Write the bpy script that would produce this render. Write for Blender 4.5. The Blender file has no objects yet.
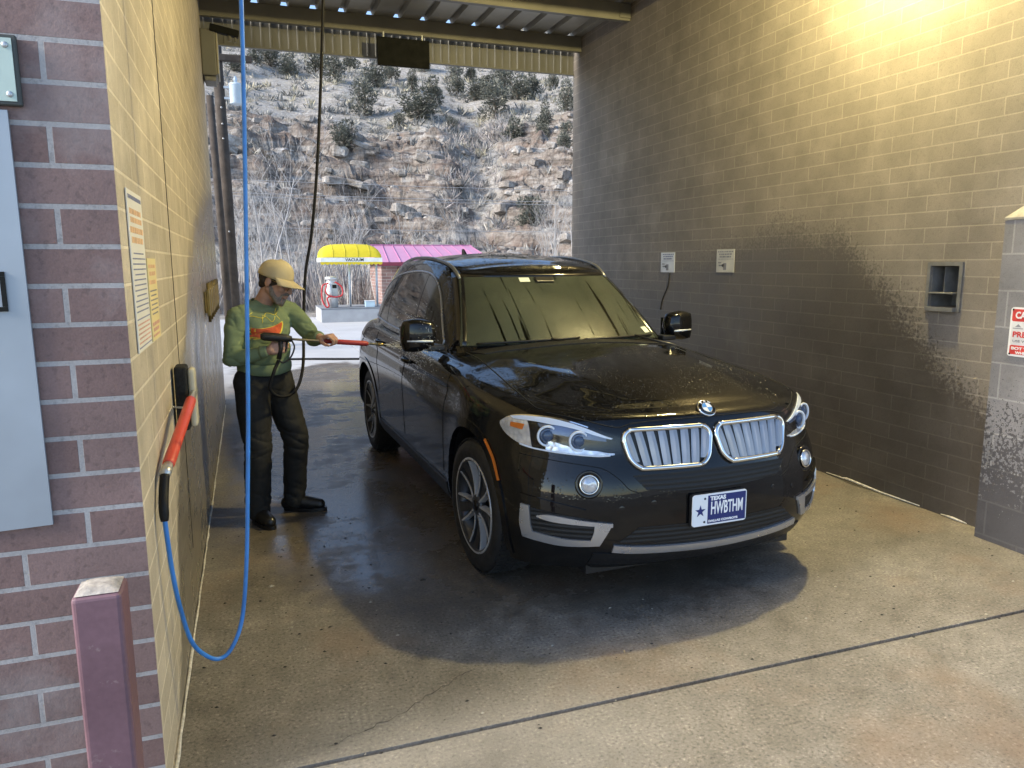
import bpy, bmesh, math, random
import numpy as np
from mathutils import Vector, Matrix
from mathutils.bvhtree import BVHTree
R = math.radians
scene = bpy.context.scene
COL = scene.collection
random.seed(7)
RNG = np.random.default_rng(11)

# ------------------------------------------------------------------ camera
cam_d = bpy.data.cameras.new('camera')
cam = bpy.data.objects.new('camera', cam_d); COL.objects.link(cam)
cam_d.sensor_width = 36.0
cam_d.lens = 26.255
cam_d.clip_start = 0.05
cam_d.clip_end = 2000
cam.location = (0, 0, 1.669)
cam.rotation_mode = 'XYZ'
_yaw, _pit, _rol = R(19.4256), R(9.1955), R(-0.2205)
_fw = Vector((math.sin(_yaw)*math.cos(_pit), math.cos(_yaw)*math.cos(_pit), -math.sin(_pit)))
_rt = Vector((math.cos(_yaw), -math.sin(_yaw), 0)); _up = _rt.cross(_fw)
_r2 = math.cos(_rol)*_rt + math.sin(_rol)*_up
_u2 = -math.sin(_rol)*_rt + math.cos(_rol)*_up
cam.rotation_euler = Matrix((_r2, _u2, -_fw)).transposed().to_euler()
scene.camera = cam

# ------------------------------------------------------------------ light
SUN_EL, SUN_AZ = R(30), R(-97)          # azimuth from +y towards +x
world = bpy.data.worlds.new('World'); scene.world = world
world.use_nodes = True
wn = world.node_tree.nodes; wl = world.node_tree.links
bg = wn['Background']
sky = wn.new('ShaderNodeTexSky'); sky.sky_type = 'NISHITA'
sky.sun_disc = False
sky.sun_elevation = SUN_EL; sky.sun_rotation = SUN_AZ
sky.altitude = 2000; sky.air_density = 1.0; sky.dust_density = 1.5; sky.ozone_density = 1.0
wl.new(sky.outputs[0], bg.inputs[0]); bg.inputs[1].default_value = 0.15
sd = bpy.data.lights.new('sun', 'SUN'); sd.energy = 2.9; sd.angle = R(20); sd.color = (1, .92, .80)
so = bpy.data.objects.new('sun', sd); COL.objects.link(so)
_sdir = Vector((math.sin(SUN_AZ)*math.cos(SUN_EL), math.cos(SUN_AZ)*math.cos(SUN_EL), math.sin(SUN_EL)))
so.rotation_euler = _sdir.to_track_quat('Z', 'Y').to_euler(); so.location = (0, 20, 60)
LAMP_POS = Vector((3.74, 4.0, 4.24)); LAMP_W = 262
LAMP_COL = (1.0, .82, .37)
scene.view_settings.view_transform = 'Standard'
scene.view_settings.look = 'None'
scene.view_settings.exposure = 1.32
scene.view_settings.gamma = 1.0
scene.view_settings.use_curve_mapping = False
scene.render.engine = 'CYCLES'
scene.cycles.use_denoising = True
scene.cycles.max_bounces = 8

# ------------------------------------------------------------------ helpers
def tag(o, label=None, cat=None, group=None, kind=None):
    if label: o['label'] = label
    if cat: o['category'] = cat
    if group: o['group'] = group
    if kind: o['kind'] = kind
    return o

def empty(name, loc=(0, 0, 0), rz=0.0, label=None, cat=None, group=None):
    o = bpy.data.objects.new(name, None); COL.objects.link(o)
    o.location = loc; o.rotation_euler = (0, 0, rz)
    o.empty_display_size = .1
    return tag(o, label, cat, group)

def link(name, me, parent=None, mat=None, smooth=False):
    o = bpy.data.objects.new(name, me); COL.objects.link(o)
    if mat is not None and not me.materials:
        for m in (mat if isinstance(mat, (list, tuple)) else [mat]): me.materials.append(m)
    if parent: o.parent = parent
    if smooth:
        me.polygons.foreach_set('use_smooth', [True]*len(me.polygons))
    return o

def copy_tree(o, parent=None):
    c = o.copy(); COL.objects.link(c)
    if parent: c.parent = parent
    for ch in list(o.children): copy_tree(ch, c)
    return c

class MB:
    """collects shapes into one mesh"""
    def __init__(s): s.v = []; s.f = []; s.m = []; s.sm = []; s.uv = None
    def add(s, vs, fs, mi=0, smooth=False):
        b = len(s.v); s.v += [tuple(map(float, v)) for v in vs]
        for f in fs: s.f.append(tuple(i+b for i in f)); s.m.append(mi); s.sm.append(smooth)
        return s
    def box(s, lo, hi, mi=0, mat=None):
        x0, y0, z0 = lo; x1, y1, z1 = hi
        vs = [Vector(p) for p in ((x0,y0,z0),(x1,y0,z0),(x1,y1,z0),(x0,y1,z0),(x0,y0,z1),(x1,y0,z1),(x1,y1,z1),(x0,y1,z1))]
        if mat is not None: vs = [mat @ v for v in vs]
        return s.add(vs, [(0,3,2,1),(4,5,6,7),(0,1,5,4),(1,2,6,5),(2,3,7,6),(3,0,4,7)], mi)
    def bevbox(s, lo, hi, b=.01, mi=0, mat=None, seg=2):
        bm = bmesh.new()
        bmesh.ops.create_cube(bm, size=1)
        c = [(a+d)/2 for a, d in zip(lo, hi)]; e = [abs(d-a) for a, d in zip(lo, hi)]
        for v in bm.verts: v.co = Vector((v.co.x*e[0]+c[0], v.co.y*e[1]+c[1], v.co.z*e[2]+c[2]))
        bmesh.ops.bevel(bm, geom=list(bm.edges), offset=b, segments=seg, affect='EDGES', profile=.5)
        return s.bm(bm, mi, mat, smooth=False)
    def bm(s, bm, mi=0, mat=None, smooth=False):
        bm.verts.index_update()
        vs = [(mat @ v.co if mat is not None else v.co.copy()) for v in bm.verts]
        fs = [[v.index for v in f.verts] for f in bm.faces]
        bm.free(); return s.add(vs, fs, mi, smooth)
    def tube(s, pts, r, n=8, mi=0, cap=True, smooth=True):
        pts = [Vector(p) for p in pts]; k = len(pts)
        rs = r if isinstance(r, (list, tuple)) else [r]*k
        vs = []; fs = []
        t = (pts[1]-pts[0]).normalized()
        ref = Vector((0, 0, 1)) if abs(t.z) < .9 else Vector((1, 0, 0))
        nrm = (ref - t*ref.dot(t)).normalized()
        for i, p in enumerate(pts):
            if 0 < i < k-1: t = (pts[i+1]-pts[i-1])
            elif i == 0: t = pts[1]-pts[0]
            else: t = pts[-1]-pts[-2]
            t = t.normalized() if t.length > 1e-9 else Vector((0, 0, 1))
            nrm = nrm - t*nrm.dot(t)
            nrm = nrm.normalized() if nrm.length > 1e-6 else t.orthogonal().normalized()
            bn = t.cross(nrm)
            for j in range(n):
                a = 2*math.pi*j/n
                vs.append(p + (nrm*math.cos(a)+bn*math.sin(a))*rs[i])
        for i in range(k-1):
            for j in range(n):
                a = i*n+j; b = i*n+(j+1) % n
                fs.append((a, b, b+n, a+n))
        if cap: fs.append(tuple(range(n-1, -1, -1))); fs.append(tuple(range((k-1)*n, k*n)))
        return s.add(vs, fs, mi, smooth)
    def cyl(s, p, q, r, n=16, mi=0, r2=None, smooth=True):
        return s.tube([p, q], [r, r if r2 is None else r2], n, mi, True, smooth)
    def lathe(s, prof, n=32, mi=0, mat=None, smooth=True, closed=False, cap=True):
        """prof: (radius, height) pairs, axis z"""
        vs = []; fs = []; k = len(prof)
        for r_, h in prof:
            for j in range(n):
                a = 2*math.pi*j/n; vs.append(Vector((r_*math.cos(a), r_*math.sin(a), h)))
        if mat is not None: vs = [mat @ v for v in vs]
        for i in range(k-1 if not closed else k):
            i2 = (i+1) % k
            for j in range(n):
                j2 = (j+1) % n
                fs.append((i*n+j, i*n+j2, i2*n+j2, i2*n+j))
        if not closed and cap:
            fs.append(tuple(range(n-1, -1, -1))); fs.append(tuple(range((k-1)*n, k*n)))
        return s.add(vs, fs, mi, smooth)
    def prism(s, poly, d, mi=0, mat=None):
        """poly: 2-D outline (ccw) in local xy, extruded 0..d along z"""
        n = len(poly)
        vs = [Vector((x, y, 0)) for x, y in poly]+[Vector((x, y, d)) for x, y in poly]
        if mat is not None: vs = [mat @ v for v in vs]
        fs = [tuple(range(n-1, -1, -1)), tuple(range(n, 2*n))]
        fs += [(i, (i+1) % n, n+(i+1) % n, n+i) for i in range(n)]
        return s.add(vs, fs, mi)
    def ellipsoid(s, c, rad, n=16, mi=0, mat=None):
        vs = []; fs = []; h = n//2
        for i in range(h+1):
            t = math.pi*i/h
            for j in range(n):
                a = 2*math.pi*j/n
                vs.append(Vector((rad[0]*math.sin(t)*math.cos(a), rad[1]*math.sin(t)*math.sin(a), rad[2]*math.cos(t))))
        if mat is not None: vs = [mat @ v for v in vs]
        vs = [v+Vector(c) for v in vs]
        for i in range(h):
            for j in range(n):
                fs.append((i*n+j, (i+1)*n+j, (i+1)*n+(j+1) % n, i*n+(j+1) % n))
        return s.add(vs, fs, mi, True)
    def mesh(s, name):
        me = bpy.data.meshes.new(name)
        me.from_pydata(s.v, [], s.f)
        me.polygons.foreach_set('material_index', s.m)
        me.polygons.foreach_set('use_smooth', s.sm)
        me.update()
        return me
    def build(s, name, mat, parent=None, box_uv=False, weld=False):
        me = s.mesh(name)
        for m in (mat if isinstance(mat, (list, tuple)) else [mat]): me.materials.append(m)
        if weld:
            bm = bmesh.new(); bm.from_mesh(me)
            bmesh.ops.remove_doubles(bm, verts=bm.verts, dist=1e-5)
            bmesh.ops.recalc_face_normals(bm, faces=bm.faces); bm.to_mesh(me); bm.free()
        if box_uv: boxuv(me)
        o = bpy.data.objects.new(name, me); COL.objects.link(o)
        if parent: o.parent = parent
        return o

def boxuv(me):
    uv = me.uv_layers.new(name='UVMap')
    for p in me.polygons:
        n = p.normal; ax = max(range(3), key=lambda i: abs(n[i]))
        for li in p.loop_indices:
            c = me.vertices[me.loops[li].vertex_index].co
            uv.data[li].uv = (c.y, c.z) if ax == 0 else (c.x, c.z) if ax == 1 else (c.x, c.y)

def spline(ctrl, n, closed=False):
    """Catmull-Rom through 2-D or 3-D points -> n samples (numpy)"""
    P = np.array(ctrl, float); k = len(P)
    if closed: seg = k
    else: seg = k-1
    out = []
    for t in np.linspace(0, seg, n, endpoint=not closed):
        i = min(int(t), seg-1); u = t-i
        if closed: p0, p1, p2, p3 = P[(i-1) % k], P[i % k], P[(i+1) % k], P[(i+2) % k]
        else: p0, p1, p2, p3 = P[max(i-1, 0)], P[i], P[min(i+1, k-1)], P[min(i+2, k-1)]
        out.append(.5*((2*p1)+(-p0+p2)*u+(2*p0-5*p1+4*p2-p3)*u*u+(-p0+3*p1-3*p2+p3)*u**3))
    return np.array(out)

def hermite(ts, P, tq):
    """cubic Hermite with limited finite-difference tangents, P shape (k,d)"""
    ts = np.asarray(ts, float); P = np.asarray(P, float); k = len(ts)
    h = np.diff(ts)[:, None]; d = np.diff(P, axis=0)/h
    m = np.zeros_like(P); m[0] = d[0]; m[-1] = d[-1]
    m[1:-1] = (d[:-1]*h[1:]+d[1:]*h[:-1])/(h[1:]+h[:-1])
    i = np.clip(np.searchsorted(ts, tq, side='right')-1, 0, k-2)
    hh = (ts[i+1]-ts[i])[:, None]; u = ((tq-ts[i])/(ts[i+1]-ts[i]))[:, None]
    return ((2*u**3-3*u**2+1)*P[i]+(u**3-2*u**2+u)*hh*m[i]+(-2*u**3+3*u**2)*P[i+1]+(u**3-u**2)*hh*m[i+1])

def text_mesh(name, body, size, mat, parent=None, loc=(0, 0, 0), rot=None, ext=.0006, width=None, align='CENTER', bold=0.0):
    cu = bpy.data.curves.new(name, 'FONT'); cu.body = body; cu.size = size; cu.extrude = ext
    cu.align_x = align; cu.align_y = 'CENTER'; cu.offset = bold; cu.resolution_u = 3
    t = bpy.data.objects.new(name, cu); COL.objects.link(t)
    bpy.context.view_layer.update()
    me = bpy.data.meshes.new_from_object(t.evaluated_get(bpy.context.evaluated_depsgraph_get()))
    bpy.data.objects.remove(t); bpy.data.curves.remove(cu)
    me.name = name
    if width:
        xs = [v.co.x for v in me.vertices]; w0 = max(xs)-min(xs)
        for v in me.vertices: v.co.x *= width/w0
    me.materials.clear(); me.materials.append(mat)
    o = bpy.data.objects.new(name, me); COL.objects.link(o)
    if parent: o.parent = parent
    o.location = loc
    if rot is not None: o.rotation_euler = rot
    return o

def from_bm(bm, name):
    me = bpy.data.meshes.new(name); bm.to_mesh(me); bm.free(); return me

def apply_mods(o):
    bpy.context.view_layer.update()
    me = bpy.data.meshes.new_from_object(o.evaluated_get(bpy.context.evaluated_depsgraph_get()))
    o.modifiers.clear(); old = o.data; o.data = me
    if old.users == 0: bpy.data.meshes.remove(old)
    return o

# value noise in numpy (for terrain and folds)
def _hash(ix, iy, iz, s):
    h = (ix*374761393+iy*668265263+iz*2147483647+s*974711) & 0xffffffff
    h = ((h ^ (h >> 13))*1274126177) & 0xffffffff
    return ((h ^ (h >> 16)) & 0xffff)/65535.0
def vnoise(x, y, z=0.0, s=0):
    x = np.asarray(x, float); y = np.asarray(y, float)+0*x; z = np.asarray(z, float)+0*x
    ix, iy, iz = [np.floor(a).astype(np.int64) for a in (x, y, z)]
    fx, fy, fz = x-ix, y-iy, z-iz
    fx, fy, fz = [a*a*(3-2*a) for a in (fx, fy, fz)]
    r = 0
    for dx in (0, 1):
        for dy in (0, 1):
            for dz in (0, 1):
                w = (fx if dx else 1-fx)*(fy if dy else 1-fy)*(fz if dz else 1-fz)
                r = r+w*_hash(ix+dx, iy+dy, iz+dz, s)
    return r
def fbm(x, y, z=0.0, o=4, s=0):
    r = 0; a = .5; f = 1.0
    for i in range(o): r = r+a*vnoise(np.asarray(x)*f, np.asarray(y)*f, np.asarray(z)*f, s+i); a *= .5; f *= 2.03
    return r

# ------------------------------------------------------------------ materials
class NT:
    def __init__(s, name):
        s.m = bpy.data.materials.new(name); s.m.use_nodes = True
        s.n = s.m.node_tree.nodes; s.l = s.m.node_tree.links
        s.p = s.n['Principled BSDF']; s.out = s.n['Material Output']
    def new(s, t, **kw):
        n = s.n.new('ShaderNode'+t)
        for k, v in kw.items():
            if k.startswith('i_'):
                key = k[2:].replace('_', ' ')
                n.inputs[key].default_value = v
            else: setattr(n, k, v)
        return n
    def lk(s, a, b): s.l.new(a, b)
    def setp(s, **kw):
        for k, v in kw.items(): s.p.inputs[k.replace('_', ' ')].default_value = v
        return s
    def coord(s, kind='Object', scale=None, loc=None):
        tc = s.new('TexCoord'); o = tc.outputs[kind]
        if scale is not None or loc is not None:
            mp = s.new('Mapping'); s.lk(o, mp.inputs[0])
            if scale is not None: mp.inputs['Scale'].default_value = scale if hasattr(scale, '__len__') else (scale,)*3
            if loc is not None: mp.inputs['Location'].default_value = loc
            o = mp.outputs[0]
        return o
    def noise(s, vec, scale, detail=3.0, rough=.55, out='Fac'):
        n = s.new('TexNoise'); n.inputs['Scale'].default_value = scale; n.inputs['Detail'].default_value = detail
        n.inputs['Roughness'].default_value = rough
        if vec is not None: s.lk(vec, n.inputs['Vector'])
        return n.outputs[out]
    def ramp(s, fac, stops, interp='LINEAR'):
        r = s.new('ValToRGB'); e = r.color_ramp.elements; r.color_ramp.interpolation = interp
        while len(e) > 1: e.remove(e[-1])
        for i, (p, c) in enumerate(stops):
            c = (c,)*3 if not hasattr(c, '__len__') else c
            el = e[0] if i == 0 else e.new(p)
            el.position = p; el.color = (*c[:3], 1)
        s.lk(fac, r.inputs[0]); return r.outputs[0]
    def mix(s, fac, a, b, mode='MIX'):
        n = s.new('Mix', data_type='RGBA', blend_type=mode)
        for inp, v in ((n.inputs['Factor'], fac), (n.inputs[6], a), (n.inputs[7], b)):
            if hasattr(v, 'is_linked') or hasattr(v, 'links'): s.lk(v, inp)
            elif inp.name == 'Factor': inp.default_value = v
            else: inp.default_value = (*v[:3], 1) if hasattr(v, '__len__') else (v, v, v, 1)
        return n.outputs[2]
    def math(s, op, a, b=0.0, c=0.0, clamp=False):
        n = s.new('Math', operation=op, use_clamp=clamp)
        for i, v in enumerate((a, b, c)):
            if hasattr(v, 'links'): s.lk(v, n.inputs[i])
            else: n.inputs[i].default_value = v
        return n.outputs[0]
    def maprange(s, v, a, b, c=0.0, d=1.0, smooth=False):
        n = s.new('MapRange', interpolation_type='SMOOTHSTEP' if smooth else 'LINEAR')
        s.lk(v, n.inputs[0])
        for i, q in enumerate((a, b, c, d)): n.inputs[1+i].default_value = q
        return n.outputs[0]
    def bump(s, h, strength=.3, dist=.01, nrm=None):
        b = s.new('Bump'); b.inputs['Strength'].default_value = strength; b.inputs['Distance'].default_value = dist
        s.lk(h, b.inputs['Height'])
        if nrm is not None: s.lk(nrm, b.inputs['Normal'])
        s.lk(b.outputs[0], s.p.inputs['Normal']); return b.outputs[0]
    def base(s, c): s.lk(c, s.p.inputs['Base Color']); return s
    def rough(s, c): s.lk(c, s.p.inputs['Roughness']); return s

def plain(name, col, rough=.5, metal=0.0, var=.12, scale=6.0, bump=0.0, spec=None, coat=0.0):
    """simple surface with slight colour mottling"""
    t = NT(name); c = t.coord('Object')
    n = t.noise(c, scale, 4)
    lo = tuple(max(0, x*(1-var)) for x in col); hi = tuple(min(1, x*(1+var)) for x in col)
    t.base(t.ramp(n, [(.3, lo), (.7, hi)]))
    t.setp(Roughness=rough, Metallic=metal)
    r = t.noise(c, scale*2.3, 3)
    t.rough(t.maprange(r, .3, .7, max(.02, rough*.85), min(1, rough*1.15)))
    if spec is not None: t.p.inputs['Specular IOR Level'].default_value = spec
    if coat: t.p.inputs['Coat Weight'].default_value = coat; t.p.inputs['Coat Roughness'].default_value = .05
    if bump: t.bump(t.noise(c, scale*14, 3), bump, .004)
    return t.m

# ================================================================== WASH BAY
XL, XR, YF, YE = -0.318, 4.283, 2.322, 9.63
BL, BH = .32655, .105
FOFF = .04+BL/2
                    # block length and course height

def brick(name, c1, c2, mortar, off=(0, 0), wet=None, wetcol=(.022, .017, .014), rough=.82, tint=None, msize=.0055, bumpy=.35, pit=.35, wr=(.32, .58)):
    t = NT(name)
    uv = t.coord('UV')
    mp = t.new('Mapping'); t.lk(uv, mp.inputs[0]); mp.inputs['Location'].default_value = (off[0], off[1], 0)
    b = t.new('TexBrick', offset=.5, offset_frequency=2, squash=1.0)
    t.lk(mp.outputs[0], b.inputs['Vector'])
    b.inputs['Scale'].default_value = 1; b.inputs['Mortar Size'].default_value = msize
    b.inputs['Mortar Smooth'].default_value = .15; b.inputs['Brick Width'].default_value = BL
    b.inputs['Row Height'].default_value = BH; b.inputs['Bias'].default_value = 0
    b.inputs['Color1'].default_value = (*c1, 1); b.inputs['Color2'].default_value = (*c2, 1); b.inputs['Mortar'].default_value = (*mortar, 1)
    g = t.new('NewGeometry').outputs['Position']
    n1 = t.noise(g, 3.2, 5, .6); n2 = t.noise(g, 55, 3, .6); n3 = t.noise(g, 170, 2)
    col = t.mix(.55, b.outputs['Color'], t.ramp(n1, [(.3, .62), (.7, 1.25)]), 'MULTIPLY')
    pits = t.ramp(n2, [(.32, .55), (.45, 1.0)])
    col = t.mix(pit, col, pits, 'MULTIPLY')
    col = t.mix(.3, col, t.ramp(n3, [(.3, .7), (.7, 1.3)]), 'MULTIPLY')
    # mineral bloom and dirt
    n4 = t.noise(g, 1.3, 6, .65)
    col = t.mix(t.maprange(n4, .56, .75, 0, .35), col, tuple(min(1, x*1.5+.03) for x in mortar))
    t.setp(Roughness=rough)
    rr = t.maprange(n2, .3, .7, rough-.06, min(1, rough+.08))
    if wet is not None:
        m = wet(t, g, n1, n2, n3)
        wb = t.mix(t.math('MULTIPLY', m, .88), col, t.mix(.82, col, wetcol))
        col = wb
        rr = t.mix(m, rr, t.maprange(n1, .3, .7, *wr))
    t.base(col); t.rough(rr)
    h = t.math('SUBTRACT', 1.0, b.outputs['Fac'])
    hh = t.math('ADD', t.math('MULTIPLY', h, 1.0), t.math('MULTIPLY', n2, .35))
    hh = t.math('ADD', hh, t.math('MULTIPLY', n3, .15))
    t.bump(hh, bumpy, .006)
    return t.m

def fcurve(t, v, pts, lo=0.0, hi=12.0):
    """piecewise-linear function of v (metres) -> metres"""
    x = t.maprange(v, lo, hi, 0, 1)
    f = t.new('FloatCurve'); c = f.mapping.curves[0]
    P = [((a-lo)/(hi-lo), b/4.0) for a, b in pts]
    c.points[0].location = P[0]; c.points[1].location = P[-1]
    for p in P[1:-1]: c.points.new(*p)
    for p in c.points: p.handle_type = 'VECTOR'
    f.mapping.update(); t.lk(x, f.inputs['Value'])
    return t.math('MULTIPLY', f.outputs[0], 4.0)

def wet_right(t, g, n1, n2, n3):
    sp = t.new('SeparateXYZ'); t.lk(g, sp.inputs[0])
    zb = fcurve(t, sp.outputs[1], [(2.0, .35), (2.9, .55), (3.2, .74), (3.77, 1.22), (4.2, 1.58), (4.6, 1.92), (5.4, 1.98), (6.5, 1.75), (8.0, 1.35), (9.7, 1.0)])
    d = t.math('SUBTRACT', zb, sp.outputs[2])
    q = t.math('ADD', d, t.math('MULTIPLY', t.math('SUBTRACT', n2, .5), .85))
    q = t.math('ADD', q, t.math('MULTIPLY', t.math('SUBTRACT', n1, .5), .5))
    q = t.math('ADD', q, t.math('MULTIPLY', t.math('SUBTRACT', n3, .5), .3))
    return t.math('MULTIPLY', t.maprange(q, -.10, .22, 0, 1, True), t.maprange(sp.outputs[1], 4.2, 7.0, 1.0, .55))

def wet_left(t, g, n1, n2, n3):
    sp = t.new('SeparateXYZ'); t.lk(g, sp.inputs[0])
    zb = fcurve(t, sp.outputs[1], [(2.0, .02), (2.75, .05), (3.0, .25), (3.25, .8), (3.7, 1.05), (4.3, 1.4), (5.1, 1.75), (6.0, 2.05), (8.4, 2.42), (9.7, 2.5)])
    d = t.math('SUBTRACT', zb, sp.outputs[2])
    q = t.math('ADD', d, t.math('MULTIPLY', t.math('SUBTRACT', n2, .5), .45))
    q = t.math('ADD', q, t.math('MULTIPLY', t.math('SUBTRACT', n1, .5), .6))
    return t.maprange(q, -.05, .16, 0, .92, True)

def wet_pier(t, g, n1, n2, n3):
    sp = t.new('SeparateXYZ'); t.lk(g, sp.inputs[0])
    d = t.math('SUBTRACT', .62, sp.outputs[2])
    q = t.math('ADD', d, t.math('MULTIPLY', t.math('SUBTRACT', n2, .5), 2.2))
    q = t.math('ADD', q, t.math('MULTIPLY', t.math('SUBTRACT', n1, .5), .6))
    return t.maprange(q, 0, .08, 0, 1, True)

M = {}
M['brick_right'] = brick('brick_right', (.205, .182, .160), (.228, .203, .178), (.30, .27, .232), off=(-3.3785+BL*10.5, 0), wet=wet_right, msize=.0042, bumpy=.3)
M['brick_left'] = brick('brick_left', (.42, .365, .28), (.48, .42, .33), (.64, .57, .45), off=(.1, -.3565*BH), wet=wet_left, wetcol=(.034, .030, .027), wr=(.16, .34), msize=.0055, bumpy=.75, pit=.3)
M['brick_front'] = brick('brick_front', (.165, .102, .092), (.215, .142, .130), (.33, .315, .31), off=(.1045+.318+BL+FOFF, -.3565*BH), msize=.0075, bumpy=.55, pit=.55)
M['pier'] = brick('pier_block', (.175, .172, .18), (.195, .19, .198), (.27, .265, .265), off=(.02, -.03), wet=wet_pier, wetcol=(.028, .026, .03))
for nd in M['pier'].node_tree.nodes:
    if nd.bl_idname == 'ShaderNodeTexBrick':
        nd.inputs['Row Height'].default_value = .21; nd.inputs['Brick Width'].default_value = .42
M['cap'] = plain('cap_concrete', (.28, .265, .235), .9, var=.2, scale=18, bump=.3)
M['tan_metal'] = plain('tan_metal', (.165, .163, .142), .5, .0, var=.1, scale=3)
M['deck_metal'] = plain('deck_metal', (.36, .35, .315), .42, .35, var=.2, scale=2)
M['beam_metal'] = plain('beam_metal', (.17, .165, .138), .5, .1, var=.15, scale=3)
M['dark'] = plain('dark_panel', (.009, .010, .009), .75, var=.2, spec=.2)
M['steel'] = plain('stainless', (.50, .52, .54), .42, .55, var=.08, scale=4)
M['white'] = plain('white_paint', (.72, .73, .74), .5, var=.05)
M['black_rubber'] = plain('black_rubber', (.008, .008, .009), .6, var=.3, spec=.25)

bay = empty('car_wash_bay', (1.98, 6, 0), 0, 'open brick self-service wash bay with a metal roof around the black car', 'building')
bay.location = (0, 0, 0)
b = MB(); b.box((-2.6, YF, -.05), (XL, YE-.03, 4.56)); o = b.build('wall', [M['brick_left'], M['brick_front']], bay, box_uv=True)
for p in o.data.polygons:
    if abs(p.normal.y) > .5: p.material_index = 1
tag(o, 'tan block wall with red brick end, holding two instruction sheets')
b = MB(); b.box((-2.6, YE-.0295, -.05), (-.72, 9.86, 4.56)); b.build('sun_block', M['brick_left'], bay, box_uv=True)  # unseen block added past the wall end to shade the fascia from the sun
b = MB()
# right wall, with the niche cut out as real depth: four boxes round the opening
ny0, ny1, nz0, nz1 = 3.575, 3.785, 1.375, 1.640
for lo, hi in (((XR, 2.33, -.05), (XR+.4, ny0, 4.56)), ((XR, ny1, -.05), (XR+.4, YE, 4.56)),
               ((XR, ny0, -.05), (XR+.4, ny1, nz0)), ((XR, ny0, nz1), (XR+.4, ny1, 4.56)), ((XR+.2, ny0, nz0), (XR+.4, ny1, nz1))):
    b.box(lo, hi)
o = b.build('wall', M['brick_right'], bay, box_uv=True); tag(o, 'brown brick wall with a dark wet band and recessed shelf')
b = MB()
b.add([(4.135, 2.25, -.05), (4.135, 3.19, -.05), (XR+.1, 3.19, -.05), (XR+.1, 2.25, -.05),
       (4.135, 2.25, 1.90), (4.135, 3.19, 1.90), (XR+.1, 3.19, 1.90), (XR+.1, 2.25, 1.90)],
      [(0, 1, 5, 4), (1, 2, 6, 5), (2, 3, 7, 6), (3, 0, 4, 7), (4, 5, 6, 7), (3, 2, 1, 0)])
p_ = b.build('pier', M['pier'], bay, box_uv=True); tag(p_, 'grey block pier speckled dark near the floor')
b = MB()
b.add([(4.131, 2.246, 1.902), (4.131, 3.194, 1.902), (XR-.001, 3.194, 1.902), (XR-.001, 2.246, 1.902),
       (4.131, 2.246, 1.915), (4.131, 3.194, 1.915), (4.22, 3.12, 2.0), (XR-.001, 3.12, 2.01), (XR-.001, 2.3, 2.01), (4.22, 2.3, 2.0), (XR-.001, 3.194, 1.915), (XR-.001, 2.246, 1.915)],
      [(0, 3, 2, 1), (0, 1, 5, 4), (4, 5, 6, 9), (9, 6, 7, 8), (5, 10, 7, 6), (4, 9, 8, 11), (1, 2, 10, 5), (0, 4, 11, 3), (3, 11, 8, 7, 10, 2)])
b.build('cap', M['cap'], p_)
# roof deck: ribbed sheet with open rib ends
deck = MB(); xs = []; x = XL-.3; pitch = .322
prof = []
x = -.86
while x < 4.85:
    prof += [(x, 0), (x+.115, 0), (x+.135, .062), (x+.185, .062), (x+.205, 0)]
    x += pitch
ZD = 4.562
vs = []; n = len(prof)
for yy in (2.05, 9.475):
    vs += [(px, yy, ZD+pz) for px, pz in prof]
fs = [(i, i+1, n+i+1, n+i) for i in range(n-1)]
deck.add(vs, fs)
o = deck.build('roof', M['deck_metal'], bay)
sm = o.modifiers.new('s', 'SOLIDIFY'); sm.thickness = .003; sm.offset = 1; apply_mods(o)
def c_beam(y, name='beam', z0=4.375, z1=4.559, x0=XL+.002, x1=XR-.002):
    b = MB(); f = .065
    b.box((x0, y-.004, z0), (x1, y+.004, z1)); b.box((x0, y+.0045, z0), (x1, y+f, z0+.006)); b.box((x0, y+.0045, z1-.006), (x1, y+f, z1))
    b.box((x0, y+f-.006, z0+.0065), (x1, y+f, z0+.022))
    return b.build(name, M['beam_metal'], bay)
for y in (9.385, 8.06, 6.80, 5.55, 4.30, 3.05, 2.15): c_beam(y)
# beam seats on the right wall
for y in (8.06, 6.80, 5.55):
    b = MB(); b.bevbox((XR-.14, y-.02, 4.40), (XR-.003, y-.006, 4.55), .004); b.build('bracket', M['beam_metal'], bay)
# ribbed fascia over the exit
fa = MB(); prof = []; x = XL-.25; k = 0
while x < XR+.3:
    prof += [(x, 0), (x+.072, 0), (x+.080, .006 if k % 3 else .013), (x+.094, .006 if k % 3 else .013), (x+.100, 0)]
    x += .102; k += 1
n = len(prof); vs = [(px, 9.64-pz, 4.155) for px, pz in prof]+[(px, 9.64-pz, 4.53) for px, pz in prof]
fa.add(vs, [(i, i+1, n+i+1, n+i) for i in range(n-1)])
fa.box((XL-.25, 9.612, 4.137), (XR+.3, 9.665, 4.154)); fa.box((XL-.25, 9.60, 4.425), (XR, 9.611, 4.447))
o = fa.build('fascia', M['tan_metal'], bay)
sm = o.modifiers.new('s', 'SOLIDIFY'); sm.thickness = .004; sm.offset = 0; apply_mods(o)
# control joint running up the left wall
b = MB(); b.box((XL+.0005, 3.80, .3), (XL+.0025, 3.812, 4.5)); b.build('control_joint', plain('joint_sealant', (.045, .038, .03), .8), bay)
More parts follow.
